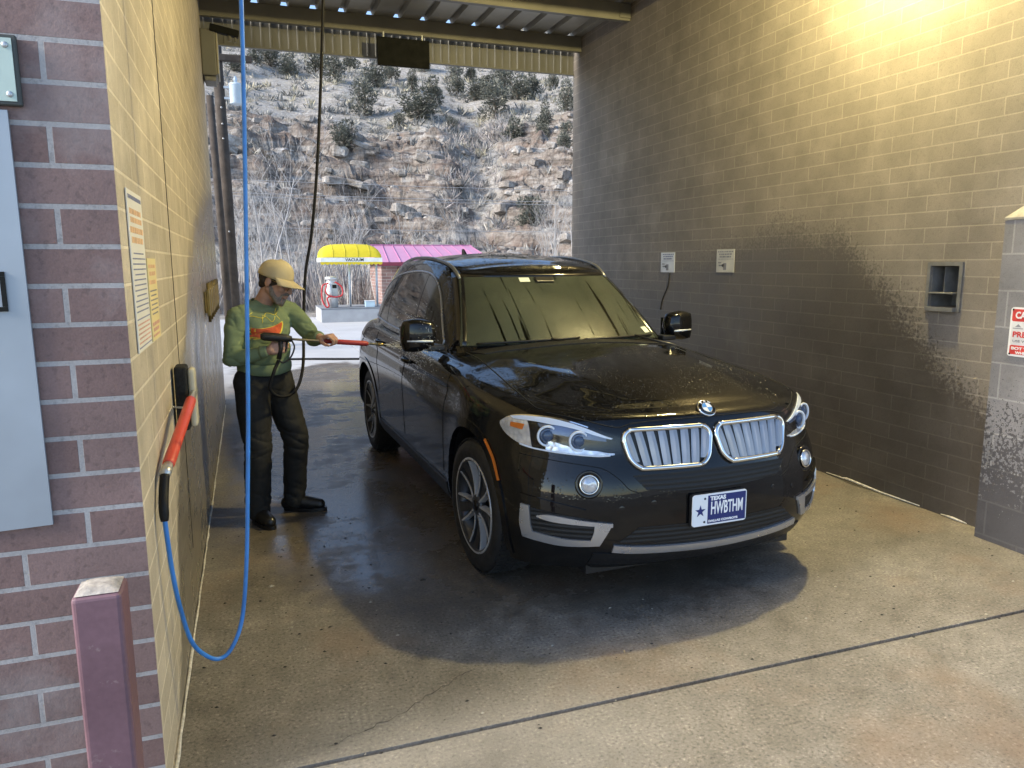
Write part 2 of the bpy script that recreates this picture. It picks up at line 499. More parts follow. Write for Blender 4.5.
# white sealant squeezed out along the wall foot
b = MB()
b.tube([(XR-.006, 4.60, .012), (XR-.012, 4.42, .016), (XR-.03, 4.36, .03), (XR-.025, 4.30, .026), (XR-.012, 4.05, .012), (XR-.006, 3.72, .012)], [.005, .007, .010, .010, .007, .004], 6)
SEAL = plain('sealant_white', (.55, .52, .46), .7, var=.3, scale=40); b.build('sealant', SEAL, bay); b = MB()
b.tube([(XR-.006, 3.55, .008), (XR-.01, 3.45, .012), (XR-.006, 3.36, .006)], [.004, .009, .004], 6); b.build('sealant', SEAL, bay); b = MB()
pts = [(XL+.006+.004*random.random(), y, .012) for y in np.arange(2.35, 9.4, .11)]
b.tube(pts, [.004+.005*random.random() for _ in pts], 5)
b.build('sealant', SEAL, bay)

# recess shelf in the right wall
sh = empty('recess_shelf', (XR, 3.68, 1.5), 0, 'grey metal recessed shelf box set into the brown brick wall', 'shelf')
mg = plain('galvanised_grey', (.20, .20, .20), .5, .3, var=.2, scale=14)
b = MB(); w = .026; X0 = XR-.012
def L(p): return (p[0]-XR, p[1]-3.68, p[2]-1.5)
def bx(b, lo, hi): b.box(L(lo), L(hi))
bx(b, (X0, ny0-w, nz0-w), (XR-.001, ny0-.001, nz1+w)); bx(b, (X0, ny1+.001, nz0-w), (XR-.001, ny1+w, nz1+w))
bx(b, (X0, ny0-.0005, nz1+.001), (XR-.001, ny1+.0005, nz1+w)); bx(b, (X0-.03, ny0-.0005, nz0-w), (XR-.001, ny1+.0005, nz0-.001))
b.build('frame', mg, sh)
b = MB(); bx(b, (XR+.19, ny0+.003, nz0+.003), (XR+.197, ny1-.003, nz1-.003)); bx(b, (XR+.002, ny0+.002, nz0+.002), (XR+.189, ny0+.006, nz1-.002)); bx(b, (XR+.002, ny1-.006, nz0+.002), (XR+.189, ny1-.002, nz1-.002))
b.build('liner', mg, sh)
b = MB(); bx(b, (X0-.03, ny0+.007, 1.462), (XR+.188, ny1-.007, 1.470)); bx(b, (XR+.01, 3.69, 1.471), (XR+.188, 3.694, nz1-.004)); b.build('shelf', mg, sh)

# ------------------------------------------------------------------ floor
t = NT('wet_concrete'); g = t.new('NewGeometry').outputs['Position']
n1 = t.noise(g, 1.1, 6, .6); n2 = t.noise(g, 9, 5, .65); n3 = t.noise(g, 75, 3, .6); n4 = t.noise(g, 240, 2, .5)
sp = t.new('SeparateXYZ'); t.lk(g, sp.inputs[0])
col = t.ramp(n1, [(.25, (.125, .110, .090)), (.5, (.185, .166, .138)), (.75, (.25, .23, .198))])
col = t.mix(.6, col, t.ramp(n2, [(.3, .5), (.7, 1.3)]), 'MULTIPLY')
col = t.mix(.75, col, t.ramp(n3, [(.33, .35), (.45, .92), (.60, 1.1), (.70, 2.0)]), 'MULTIPLY')
col = t.mix(.4, col, t.ramp(n4, [(.3, .6), (.7, 1.4)]), 'MULTIPLY')
# rusty silt
col = t.mix(t.maprange(t.noise(g, .9, 5, .6), .52, .72, 0, .5), col, (.22, .13, .075))
# daylight sheen by the entrance, painted into the colour as a pale patch
dx = t.math('SUBTRACT', sp.outputs[0], .55); dy = t.math('SUBTRACT', sp.outputs[1], 2.25)
rr = t.math('SQRT', t.math('ADD', t.math('MULTIPLY', t.math('MULTIPLY', dx, dx), .8), t.math('MULTIPLY', t.math('MULTIPLY', dy, dy), 4.5)))
pale = t.maprange(t.math('ADD', rr, t.math('MULTIPLY', t.math('SUBTRACT', n2, .5), .9)), .35, .95, .22, 0)
col = t.mix(pale, col, (.36, .345, .315))
# soaked area round the car and back to the exit
dx = t.math('MULTIPLY', t.math('SUBTRACT', sp.outputs[0], 1.55), .56)
dy = t.math('MULTIPLY', t.math('MINIMUM', t.math('SUBTRACT', sp.outputs[1], 5.0), 0.0), .50)
rr = t.math('SQRT', t.math('ADD', t.math('MULTIPLY', dx, dx), t.math('MULTIPLY', dy, dy)))
q = t.math('ADD', rr, t.math('MULTIPLY', t.math('SUBTRACT', n1, .5), .45))
q = t.math('ADD', q, t.math('MULTIPLY', t.math('SUBTRACT', n2, .5), .25))
far = t.maprange(t.math('ADD', sp.outputs[1], t.math('MULTIPLY', t.math('SUBTRACT', n1, .5), 3.5)), 12.4, 12.9, 1, 0, True)
wet = t.math('MULTIPLY', t.maprange(q, .82, 1.12, 1, 0, True), far)
col = t.mix(wet, col, t.mix(1.0, col, (.74, .70, .66), 'MULTIPLY'))
# dry pavement outside
dry = t.maprange(sp.outputs[1], 9.0, 13.0, 0, 1, True)
out = t.mix(.4, t.ramp(n1, [(.3, (.42, .42, .42)), (.7, (.50, .50, .50))]), t.ramp(n3, [(.3, .7), (.7, 1.25)]), 'MULTIPLY')
col = t.mix(t.math('MULTIPLY', t.math('SUBTRACT', 1.0, wet), dry), col, out)
t.base(col)
puddle = t.maprange(t.math('ADD', n1, t.math('MULTIPLY', n2, .35)), .56, .72, 0, 1, True)
rw = t.mix(puddle, t.maprange(n2, .3, .7, .40, .60), (.20, .20, .20))
t.rough(t.mix(wet, t.maprange(n2, .3, .7, .68, .9), rw))
bh = t.math('ADD', t.math('MULTIPLY', n3, .8), t.math('MULTIPLY', n4, .5))
bp = t.new('Bump'); bp.inputs['Distance'].default_value = .004; t.lk(bh, bp.inputs['Height'])
t.lk(t.maprange(t.math('MULTIPLY', wet, puddle), 0, 1, .42, .06), bp.inputs['Strength'])
t.lk(bp.outputs[0], t.p.inputs['Normal'])
M['floor'] = t.m

JY = 2.372
b = MB()
for (y0, y1) in ((-6, JY-.011), (JY+.011, 9.80), (9.812, 12.93), (12.955, 19.2), (19.215, 24.5)):
    x0, x1 = (-14, 16) if (y0 > 9 or y0 < -1) else (XL-.001 if y0 > 2 else -14, XR+.001 if y0 > 2 else 16)
    for (xa, xb) in (((x0, x1),) if y0 < 9 else ((x0, 1.97), (1.985, x1))):
        nx = 2
        b.box((xa, y0, -.30), (xb, y1, 0))
b.box((-14, -6, -.32), (16, 24.5, -.022))
o = b.build('floor', M['floor']); tag(o, kind='structure')
# grit lying on the slab
b = MB(); rg = random.Random(5)
for i in range(420):
    if i < 300: x, y = rg.uniform(-.28, 4.1), rg.uniform(2.3, 4.9)
    else: x, y = rg.uniform(-.28, .6), rg.uniform(3.0, 5.0)
    r = rg.choice([.002, .003, .003, .004, .006])
    if i < 4: r = .012
    a = rg.uniform(0, 6.28)
    vs = []
    for j in range(5):
        q = a+j*1.2566+rg.uniform(-.3, .3); vs.append((x+r*1.5*math.cos(q), y+r*math.sin(q), .0005))
    vs.append((x, y, r*.9)); b.add(vs, [(j, (j+1) % 5, 5) for j in range(5)], 0 if rg.random() < .8 else 1)
o = b.build('grit', [plain('grit_dark', (.03, .027, .022), .8), plain('grit_pale', (.34, .31, .25), .8)]); tag(o, kind='stuff')

b = MB(); rg = random.Random(31); px_, py_ = .18, 2.46; k = 0
while k < 34:
    nx_, ny_ = px_+.017+rg.uniform(-.004, .006), py_+.009+rg.uniform(-.014, .016)
    w_ = rg.uniform(.0006, .0026); b.add([(px_, py_-w_, .0012), (nx_, ny_-w_*.8, .0012), (nx_, ny_+w_*.8, .0012), (px_, py_+w_, .0012)], [(0, 1, 2, 3)]); px_, py_ = nx_, ny_; k += 1
o = b.build('floor_crack', plain('crack_dark', (.035, .03, .025), .9)); tag(o, kind='structure')
# lamp on the right wall, just above the picture
wl_ = empty('wall_lamp', (XR, LAMP_POS.y, LAMP_POS.z+.02), 0, 'lit wall lamp high on the right brick wall', 'lamp')
b = MB(); b.bevbox((-.09, -.16, -.02), (-.001, .16, .20), .012); b.bevbox((-.66, -.15, .16), (-.085, .15, .2), .008); b.build('housing', plain('lamp_bronze', (.05, .04, .03), .5), wl_)
t = NT('lamp_glow'); t.p.inputs['Emission Color'].default_value = (*LAMP_COL, 1); t.p.inputs['Emission Strength'].default_value = 12
b = MB(); b.bevbox((-.65, -.13, .135), (-.44, .13, .158), .006); b.build('lens', t.m, wl_)
ld = bpy.data.lights.new('lamp_light', 'POINT'); ld.energy = LAMP_W; ld.color = LAMP_COL; ld.shadow_soft_size = .07
lo_ = bpy.data.objects.new('lamp_light', ld); COL.objects.link(lo_); lo_.location = LAMP_POS

# ================================================================== OUTSIDE
# ---- terrain: valley floor, rock band, sage slope
def cell(x, y, s=0):
    """distance to nearest jittered point, 2-D"""
    x = np.asarray(x, float); y = np.asarray(y, float)
    ix, iy = np.floor(x).astype(np.int64), np.floor(y).astype(np.int64); best = np.full(x.shape, 9.0)
    ident = np.zeros(x.shape)
    for dx in (-1, 0, 1):
        for dy in (-1, 0, 1):
            jx, jy = ix+dx, iy+dy
            px = jx+_hash(jx, jy, 0*jx, s); py = jy+_hash(jx, jy, 0*jx+5, s+1)
            d = np.hypot(x-px, y-py); m = d < best
            ident = np.where(m, _hash(jx, jy, 0*jx+9, s+2), ident); best = np.where(m, d, best)
    return best, ident
PR = [(24, 0), (33, .1), (38, .8), (43, 3.2), (47, 5.6), (52, 8.2), (57, 10.2), (62, 11.8), (68, 13.6), (78, 17.6), (95, 23.6), (120, 33), (150, 44.5), (175, 53), (200, 60), (240, 62), (320, 64)]
PRr = np.array([p[0] for p in PR], float); PRz = np.array([p[1] for p in PR], float)
def hill_z(r, a, detail=True):
    """height at distance r (m) and bearing a (rad from +y)"""
    r = np.asarray(r, float); a = np.asarray(a, float)
    x = r*np.sin(a); y = r*np.cos(a)
    shift = 9*(vnoise(a*6+3, 0*a+.5, 0, 3)-.5)+3.0*(vnoise(a*17, 0*a+2.5, 0, 4)-.5)
    z = np.interp(r+shift*np.clip((r-34)/20, 0, 1), PRr, PRz)
    gul = np.exp(-((a-R(17)+.0009*(r-60))/R(1.6))**2)*np.clip((r-42)/12, 0, 1)*np.clip((95-r)/25, 0, 1)
    z = z-1.1*gul
    rock = np.clip((r-39)/5, 0, 1)*np.clip((74+shift*1.2-r)/7, 0, 1)
    rock = rock*np.clip(1-1.3*gul, 0, 1)
    if detail:
        big = fbm(x*.09, y*.09, 0, 4, 20)-.5
        z = z+big*3.2*np.clip((r-36)/15, 0, 1)*np.clip((210-r)/40, 0, 1)
        # bedding ledges dipping to the right
        s = (z+.16*x+1.5*fbm(x*.12, y*.12, 0, 3, 31))/1.7
        fr = s-np.floor(s)
        led = (np.clip((fr-.62)/.14, 0, 1)-fr)*1.7
        z = z+rock*led*.85
        c1, id1 = cell(x*.55+.3*fbm(x, y, 0, 2, 3), y*.9, 40); c2, id2 = cell(x*1.4, y*1.7, 50)
        z = z+rock*((id1-.5)*1.5*np.clip(.75-c1, 0, 1)+.75*(id2-.5)*np.clip(.8-c2, 0, 1)+.5*(fbm(x*.8, y*.8, 0, 4, 60)-.5))
        z = z+(1-rock)*(.35*(fbm(x*.5, y*.5, 0, 3, 70)-.5))*np.clip((r-30)/10, 0, 1)
    return z, rock
rs_ = np.concatenate([np.linspace(24.3, 38, 18), np.linspace(38.2, 78, 250), np.linspace(78.5, 215, 120), np.linspace(220, 320, 6)])
as_ = R(1)*np.linspace(-30, 58, 420)
RR, AA = np.meshgrid(rs_, as_, indexing='ij')
ZZ, ROCK = hill_z(RR, AA)
# rock faces also push in and out so ledges overhang and cast shade
X_, Y_ = RR*np.sin(AA), RR*np.cos(AA)
off = ROCK*.9*(fbm(X_*.7, ZZ*1.6, Y_*.3, 4, 80)-.5)
X_ = X_-off*np.sin(AA); Y_ = Y_-off*np.cos(AA)
nr, na = RR.shape
vs = np.stack([X_, Y_, ZZ-.02], -1).reshape(-1, 3)
idx = np.arange(nr*na).reshape(nr, na)
fs = np.stack([idx[:-1, :-1], idx[:-1, 1:], idx[1:, 1:], idx[1:, :-1]], -1).reshape(-1, 4)[:, ::-1]
me = bpy.data.meshes.new('hillside'); me.from_pydata(vs.tolist(), [], fs.tolist()); me.update()
at = me.attributes.new('rock', 'FLOAT', 'POINT'); at.data.foreach_set('value', ROCK.reshape(-1).astype(np.float32))
t = NT('hillside_ground'); g = t.new('NewGeometry').outputs['Position']
rk = t.new('Attribute', attribute_name='rock').outputs['Fac']
mp = t.new('Mapping'); t.lk(g, mp.inputs[0]); mp.inputs['Rotation'].default_value = (0, R(9), 0); mp.inputs['Scale'].default_value = (.35, .35, 2.4)
st = t.noise(mp.outputs[0], 1.0, 6, .65); n1 = t.noise(g, .5, 6, .65); n2 = t.noise(g, 2.6, 6, .7); n3 = t.noise(g, 9, 4, .7)
v = t.new('TexVoronoi', feature='DISTANCE_TO_EDGE'); v.inputs['Scale'].default_value = 1.25
mpv = t.new('Mapping'); t.lk(g, mpv.inputs[0]); mpv.inputs['Scale'].default_value = (.7, .7, 1.6)
wv = t.mix(.5, mpv.outputs[0], t.noise(g, 1.3, 3, .6, 'Color')); t.lk(wv, v.inputs['Vector'])
crack = t.ramp(v.outputs['Distance'], [(0, .22), (.05, .8), (.14, 1.0)])
rc = t.ramp(st, [(.28, (.09, .075, .066)), (.42, (.19, .155, .13)), (.55, (.30, .265, .235)), (.68, (.44, .425, .405)), (.8, (.56, .55, .54))])
rc = t.mix(.65, rc, t.ramp(n2, [(.3, .45), (.5, .95), (.7, 1.45)]), 'MULTIPLY')
rc = t.mix(.6, rc, crack, 'MULTIPLY')
rc = t.mix(t.maprange(n1, .5, .7, 0, .55), rc, (.20, .12, .085))
gc = t.ramp(n2, [(.28, (.17, .15, .125)), (.45, (.33, .30, .265)), (.6, (.48, .46, .43)), (.75, (.60, .59, .57))])
gc = t.mix(t.maprange(n1, .45, .68, 0, .6), gc, (.33, .30, .22))
gc = t.mix(.6, gc, t.ramp(n3, [(.3, .4), (.5, .95), (.7, 1.5)]), 'MULTIPLY')
rm = t.maprange(t.math('ADD', rk, t.math('MULTIPLY', t.math('SUBTRACT', n2, .5), 1.2)), .3, .6, 0, 1, True)
t.base(t.mix(rm, gc, rc)); t.setp(Roughness=.95)
t.bump(t.math('ADD', t.math('MULTIPLY', n2, .9), t.math('ADD', t.math('MULTIPLY', n3, .4), t.math('MULTIPLY', crack, .15))), .9, .35)
o = link('hillside', me, None, t.m); tag(o, kind='structure')

def ground_at(a_deg, r):
    z, _ = hill_z(np.array([r]), np.array([R(a_deg)])); return Vector((r*math.sin(R(a_deg)), r*math.cos(R(a_deg)), float(z[0])-.05))
# base sheet reaching out to the horizon
b = MB(); b.add([(-700, -700, -.35), (700, -700, -.35), (700, 700, -.35), (-700, 700, -.35)], [(0, 1, 2, 3)])
o = b.build('ground', plain('dry_ground', (.30, .28, .25), .95, scale=.5)); tag(o, kind='structure')
def px_ang(px):      # bearing of an image column near the horizon
    return 19.4256+math.degrees(math.atan((px-512)/747*1.0))

# ---- junipers: leaf clumps through the crown volume, one mesh per kind
def juniper_meshes(seed, shape):
    rg = random.Random(seed); b = MB(); tr = MB()
    lobes = []
    for i in range(9):
        h = rg.uniform(.12, .92); w = (1-h)**.75 if shape == 'cone' else math.sqrt(max(.05, 1-(1.7*(h-.42))**2))
        a = rg.uniform(0, 6.28); q = rg.uniform(.15, .55)*w*.42
        lobes.append((q*math.cos(a), q*math.sin(a), h, rg.uniform(.16, .30)*(.6+.5*w)))
    for lx, ly, lz, lr in lobes:
        for k in range(210):
            u = rg.gauss(0, 1), rg.gauss(0, 1), rg.gauss(0, 1); L_ = math.sqrt(sum(c*c for c in u))
            rad = lr*(.55+.5*rg.random())
            p = Vector((lx+u[0]/L_*rad, ly+u[1]/L_*rad, max(.03, lz+u[2]/L_*rad*1.05)))
            d = Vector((u[0]/L_, u[1]/L_, u[2]/L_+.7)).normalized(); s = d.orthogonal().normalized()
            s = Matrix.Rotation(rg.uniform(0, 6.28), 3, d) @ s
            l = rg.uniform(.032, .062); w_ = l*.45
            b.add([p-s*w_, p+d*l*.3+s*w_*1.2, p+d*l*1.25, p-s*w_*.4+d*l*.7], [(0, 1, 2, 3)], 0 if rg.random() < .6 else 1)
    tr.tube([(0, 0, -.12), (.02, .01, .25), (-.01, .02, .55)], [.05, .035, .01], 6)
    for k in range(5):
        a = rg.uniform(0, 6.28); tr.tube([(0, 0, .1+.07*k), (.16*math.cos(a), .16*math.sin(a), .25+.08*k), (.27*math.cos(a), .27*math.sin(a), .42+.08*k)], [.022, .014, .005], 5)
    return b.mesh('crown'), tr.mesh('trunk')
jl = [plain('juniper_a', (.115, .12, .098), .9, var=.5, scale=3), plain('juniper_b', (.155, .155, .13), .9, var=.4, scale=3)]
jb = plain('juniper_bark', (.14, .115, .095), .95, var=.4)
JK = []
for i in range(5):
    c_, t_ = juniper_meshes(100+i, 'cone' if i % 2 else 'round')
    for m in jl: c_.materials.append(m)
    t_.materials.append(jb); JK.append((c_, t_))
def juniper(px, r, h, w, kind, label=None):
    p = ground_at(px_ang(px), r)
    o = empty('juniper_shrub', p, random.uniform(0, 6.28), label or 'dark green juniper shrub standing on the pale upper hillside', 'shrub', 'junipers on the hillside')
    o.scale = (w, w, h)
    for nm, me in (('crown', JK[kind][0]), ('trunk', JK[kind][1])):
        link(nm, me, o)
    return o
def r_for(px, py):   # distance at which the hill surface is seen at this image row
    el = lambda r: math.degrees(math.atan((float(hill_z(np.array([r]), np.array([R(px_ang(px))]))[0][0])-1.669)/r))
    tgt = 9.1955-0-9.1955+math.degrees(math.atan((384-py)/747/math.sqrt(1+((px-512)/747)**2)))*1.0-9.1955
    best = min(np.arange(42, 215, .6), key=lambda r: abs(el(r)-tgt)); return float(best)
# (image column, image row of the foot, height px, width px, kind)
JUN = [(372, 113, 31, 27, 0, 'round dark juniper alone on the open grass of the hillside'), (351, 142, 24, 30, 2, 'low wide juniper at the top edge of the left rock band'),
       (424, 117, 26, 44, 2, None), (438, 106, 28, 26, 1, None), (461, 96, 24, 20, 3, None), (497, 118, 32, 34, 0, None), (514, 144, 27, 28, 1, 'dark juniper above the small gully in the hill'),
       (545, 128, 24, 20, 3, None), (543, 146, 18, 20, 0, None), (478, 100, 20, 30, 2, None), (519, 99, 22, 30, 2, None), (533, 98, 26, 20, 1, None), (505, 92, 22, 26, 0, None),
       (459, 82, 20, 18, 0, None), (474, 81, 18, 16, 1, None), (418, 90, 22, 16, 1, None), (383, 84, 22, 26, 2, None), (345, 78, 22, 24, 0, None), (327, 70, 22, 28, 4, None), (300, 70, 20, 22, 2, None),
       (284, 60, 16, 24, 0, None), (398, 80, 20, 22, 4, None), (552, 90, 20, 16, 3, None), (565, 150, 26, 20, 4, None), (566, 112, 30, 22, 2, 'leafy green juniper beside the far corner of the brown brick wall'),
       (430, 70, 18, 20, 0, None), (360, 66, 16, 20, 3, None), (270, 58, 14, 18, 4, None), (529, 230, 30, 34, 4, 'green juniper low among the rocks above the pink roof'), (490, 96, 18, 22, 4, None),
       (560, 72, 14, 18, 0, None), (455, 128, 12, 16, 2, None), (405, 125, 12, 16, 0, None), (250, 62, 14, 20, 2, None)]
ORD = ['first', 'second', 'third', 'fourth', 'fifth', 'sixth', 'seventh', 'eighth', 'ninth', 'tenth', 'eleventh', 'twelfth', 'thirteenth', 'fourteenth', 'fifteenth', 'sixteenth', 'seventeenth', 'eighteenth', 'nineteenth', 'twentieth']
def place_of(px, allpx):
    srt = sorted(allpx); i, j = srt.index(px), len(srt)-1-srt.index(px)
    return ('leftmost' if i == 0 else 'rightmost' if j == 0 else ORD[i]+' from the left' if i <= j else ORD[j]+' from the right')
for px, py, hp, wp, k, lab in JUN:
    lab = lab or 'dark green juniper, '+place_of(px, [q[0] for q in JUN])+' among the shrubs on the hillside'
    r = r_for(px, py); m = r/747*1.02
    juniper(px, r, hp*m*1.0, wp*m*1.15, k, lab)

# ---- sagebrush and dry bunch grass over the slope (nobody could count it)
def brush(name, n, rlo, rhi, size, mats, seed, blades, pred, spread=.8, upright=1.0, alo=-4, ahi=31, wid=(.08, .2)):
    rg = np.random.default_rng(seed); V = []; F = []; MI = []
    r = np.sqrt(rg.uniform(rlo**2, rhi**2, n)); a = R(1)*rg.uniform(alo, ahi, n)
    z, rock = hill_z(r, a)
    for i in range(n):
        if not pred(r[i], a[i], rock[i], rg): continue
        s = size*rg.uniform(.5, 1.5); px, py, pz = r[i]*math.sin(a[i]), r[i]*math.cos(a[i]), z[i]-.05
        mi = rg.integers(len(mats))
        for k in range(blades):
            d = Vector((rg.normal()*spread, rg.normal()*spread, abs(rg.normal())*upright+.35)).normalized()
            sd = d.orthogonal().normalized(); sd = Matrix.Rotation(rg.uniform(0, 6.28), 3, d) @ sd
            c = Vector((px, py, pz))+Vector((rg.normal()*.2*s, rg.normal()*.2*s, 0))
            L_ = s*rg.uniform(.6, 1.1); w = s*rg.uniform(*wid); bi = len(V)
            V += [tuple(c-sd*w*.5), tuple(c+sd*w*.5), tuple(c+d*L_*.65+sd*w), tuple(c+d*L_), tuple(c+d*L_*.6-sd*w)]
            F.append((bi, bi+1, bi+2, bi+3, bi+4)); MI.append(int(mi))
    me = bpy.data.meshes.new(name); me.from_pydata(V, [], F); me.polygons.foreach_set('material_index', MI); me.update()
    for m in mats: me.materials.append(m)
    o = bpy.data.objects.new(name, me); COL.objects.link(o); return tag(o, kind='stuff')
sg = [plain('sage_grey', (.22, .22, .215), .95, var=.3, scale=1), plain('sage_pale', (.38, .36, .32), .95, var=.25, scale=1), plain('sage_dark', (.17, .165, .155), .95, var=.3, scale=1), plain('straw', (.44, .40, .30), .95, var=.2, scale=1)]
brush('sagebrush', 7000, 60, 205, .62, [sg[0], sg[2], sg[1], sg[0], sg[3]], 3, 15, lambda r, a, k, g_: k < .5 and vnoise(r*.22, a*28, 0, 9) > .30, wid=(.03, .09))
brush('rock_brush', 480, 40, 72, .55, [sg[2], sg[0], sg[1]], 4, 16, lambda r, a, k, g_: g_.random() < .75, wid=(.02, .06))
gb = plain('gully_brush', (.30, .27, .26), .95, var=.3, scale=1)
brush('gully_brush', 170, 44, 74, .8, [gb, sg[0]], 6, 18, lambda r, a, k, g_: True, alo=14.5, ahi=19.5, wid=(.015, .04))
tw = plain('twig_pale', (.37, .35, .335), .9, var=.25, scale=1); tw2 = plain('twig_brown', (.26, .23, .215), .9, var=.3, scale=1)
brush('bare_thicket', 1700, 26.5, 37, 1.25, [tw, tw2, tw2, tw], 8, 12, lambda r, a, k, g_: True, spread=.33, upright=1.2, alo=-8, ahi=36, wid=(.008, .016))

# ---- loose outcrop blocks on the rock band
b = MB(); rg = random.Random(21)
for i in range(540):
    a = rg.uniform(-3, 29); r = rg.uniform(41, 70); p = ground_at(a, r)
    s = rg.choice([.14, .18, .2, .25, .3, .36, .5]); sx, sy, sz = s*rg.uniform(.7, 1.9), s*rg.uniform(.6, 1.2), s*rg.uniform(.35, .75)
    m = Matrix.Translation(p) @ Matrix.Rotation(rg.uniform(-.6, .6), 4, 'Z') @ Matrix.Rotation(R(9)+rg.uniform(-.2, .2), 4, 'Y') @ Matrix.Rotation(rg.uniform(-.3, .3), 4, 'X')
    bm = bmesh.new(); bmesh.ops.create_cube(bm, size=1)
    bmesh.ops.bevel(bm, geom=list(bm.edges), offset=.16, segments=1, affect='EDGES')
    for v in bm.verts: v.co = Vector((v.co.x*sx*2*rg.uniform(.85, 1.15), v.co.y*sy*2*rg.uniform(.85, 1.15), v.co.z*sz*2*rg.uniform(.85, 1.15)))
    b.bm(bm, 0, m)
t = NT('outcrop'); g = t.new('NewGeometry').outputs['Position']
n2 = t.noise(g, 1.2, 6, .7); n3 = t.noise(g, 7, 4, .7)
t.base(t.mix(.7, t.ramp(n2, [(.3, (.13, .108, .092)), (.5, (.28, .25, .222)), (.7, (.52, .51, .495))]), t.ramp(n3, [(.3, .5), (.7, 1.4)]), 'MULTIPLY')); t.setp(Roughness=.95); t.bump(n3, .8, .15)
o = b.build('rock_rubble', t.m); tag(o, kind='stuff')

# ---- bare trees
def bare_tree(seed, h):
    rg = random.Random(seed); tr = MB(); br = MB()
    def grow(p, d, l, r, depth, mb):
        pts = [p]; rs = [r]; q = p.copy(); dd = d.copy()
        for k in range(4):
            dd = (dd+Vector((rg.uniform(-.16, .16), rg.uniform(-.16, .16), .07))).normalized(); q = q+dd*l/4
            pts.append(q.copy()); rs.append(r*(1-.17*(k+1)))
        mb.tube(pts, rs, 5 if depth < 2 else 3, 0, False)
        if depth >= 3: return
        for k in range(3 if depth else 8):
            f = rg.uniform(.25, 1.0); i = min(3, int(f*4)); bp = pts[i].lerp(pts[i+1], f*4-i)
            ax = Vector((rg.uniform(-1, 1), rg.uniform(-1, 1), rg.uniform(-.2, .3))).normalized()
            nd = (dd*rg.uniform(.65, 1.1)+ax*rg.uniform(.4, .8)).normalized()
            grow(bp, nd, l*rg.uniform(.38, .62), max(.005, rs[i]*.45), depth+1, br)
    n = rg.choice([1, 2, 3])
    for k in range(n):
        grow(Vector((rg.uniform(-.2, .2)*(n > 1), rg.uniform(-.2, .2)*(n > 1), -.1)), Vector((rg.uniform(-.25, .25)*(n > 1), rg.uniform(-.2, .2)*(n > 1), 1)).normalized(), h*rg.uniform(.72, .9), .028+.004*h, 0, tr)
    return tr.mesh('trunk'), br.mesh('branches')
bk = plain('bare_bark', (.40, .385, .375), .85, var=.25, scale=3)
TK = []
for i in range(5):
    a_, b_ = bare_tree(60+i, 5.0); a_.materials.append(bk); b_.materials.append(bk); TK.append((a_, b_))
BT = [(268, 28, 1.12, 0, 'tallest pale leafless tree just left of the black hanging hose'), (294, 30, 1.02, 1, 'pale leafless tree crossed by the black hanging hose'), (248, 29, .85, 2, None), (232, 31, .9, 3, None), (318, 31, .92, 4, None), (341, 29, .84, 0, None), (355, 32, .82, 2, None),
      (404, 33, .86, 1, 'thin leafless tree showing above the left end of the pink roof'), (420, 35, .7, 3, None), (440, 34, .68, 4, None), (462, 36, .72, 0, None), (478, 34, .6, 1, None), (557, 33, .95, 2, 'bushy white leafless tree beside the far edge of the brown brick wall'), (569, 32, .9, 3, None), (545, 35, .7, 4, None),
      (283, 33, .8, 3, None), (306, 28, .6, 2, None), (328, 33, .7, 1, None), (366, 30, .55, 3, None), (258, 33, .75, 4, None)]
for px, r, sc, k, lab in BT:
    lab = lab or 'pale leafless tree, '+place_of(px, [q[0] for q in BT])+' in the thicket below the rocky hill'
    o = empty('bare_tree', ground_at(px_ang(px), r), random.uniform(0, 6.28), lab or 'pale leafless tree in the thicket at the foot of the rocky hill', 'tree', 'leafless trees below the hill')
    o.scale = (sc*.8, sc*.8, sc)
    link('trunk', TK[k][0], o); link('branches', TK[k][1], o)

# ---- utility poles and lines
wood = plain('pole_wood', (.055, .042, .033), .9, var=.35, scale=5, bump=.2)
up = empty('utility_pole', (-.27, 16, 0), 0, 'dark wooden utility pole carrying a crossarm and a pale transformer can', 'pole')
b = MB(); b.tube([(.03, 0, -.1), (0.02, 0, 3), (-.02, 0, 7.2)], [.115, .105, .085], 14); b.build('pole', wood, up)
b = MB(); b.bevbox((-.75, -.14, 5.47), (.62, -.03, 5.59), .012); b.build('crossarm', wood, up)
BZ = plain('bolt_zinc', (.4, .4, .4), .4, .6)
for zz in (4.62, 4.32, 4.05, 2.3):
    b = MB(); b.cyl((.02, -.125, zz), (.02, -.09, zz), .017, 8); b.build('bolt', BZ, up)
b = MB(); cm = Matrix.Translation((.30, -.06, 0))
b.lathe([(.115, 4.70), (.125, 4.72), (.125, 5.04), (.13, 5.05), (.13, 5.075), (.05, 5.10)], 20, 0, cm); b.tube([(.30, -.06, 5.09), (.30, -.06, 5.16), (.30, -.06, 5.22)], [.03, .035, .02], 8)
b.build('transformer', plain('transformer_paint', (.50, .58, .66), .5, .1), up)
for zz in (4.78, 4.98):
    b = MB(); b.box((.08, -.1, zz), (.19, -.05, zz+.04)); b.build('hanger', M['steel'], up)
up2 = empty('timber_post', (-.40, 15.2, 0), 0, 'slimmer dark wooden post leaning just left of the utility pole', 'post')
b = MB(); b.tube([(.07, 0, -.1), (.03, .05, 2.2), (-.03, .1, 4.7)], [.075, .07, .065], 12); b.build('pole', wood, up2)
wm = plain('wire_grey', (.35, .35, .36), .6)
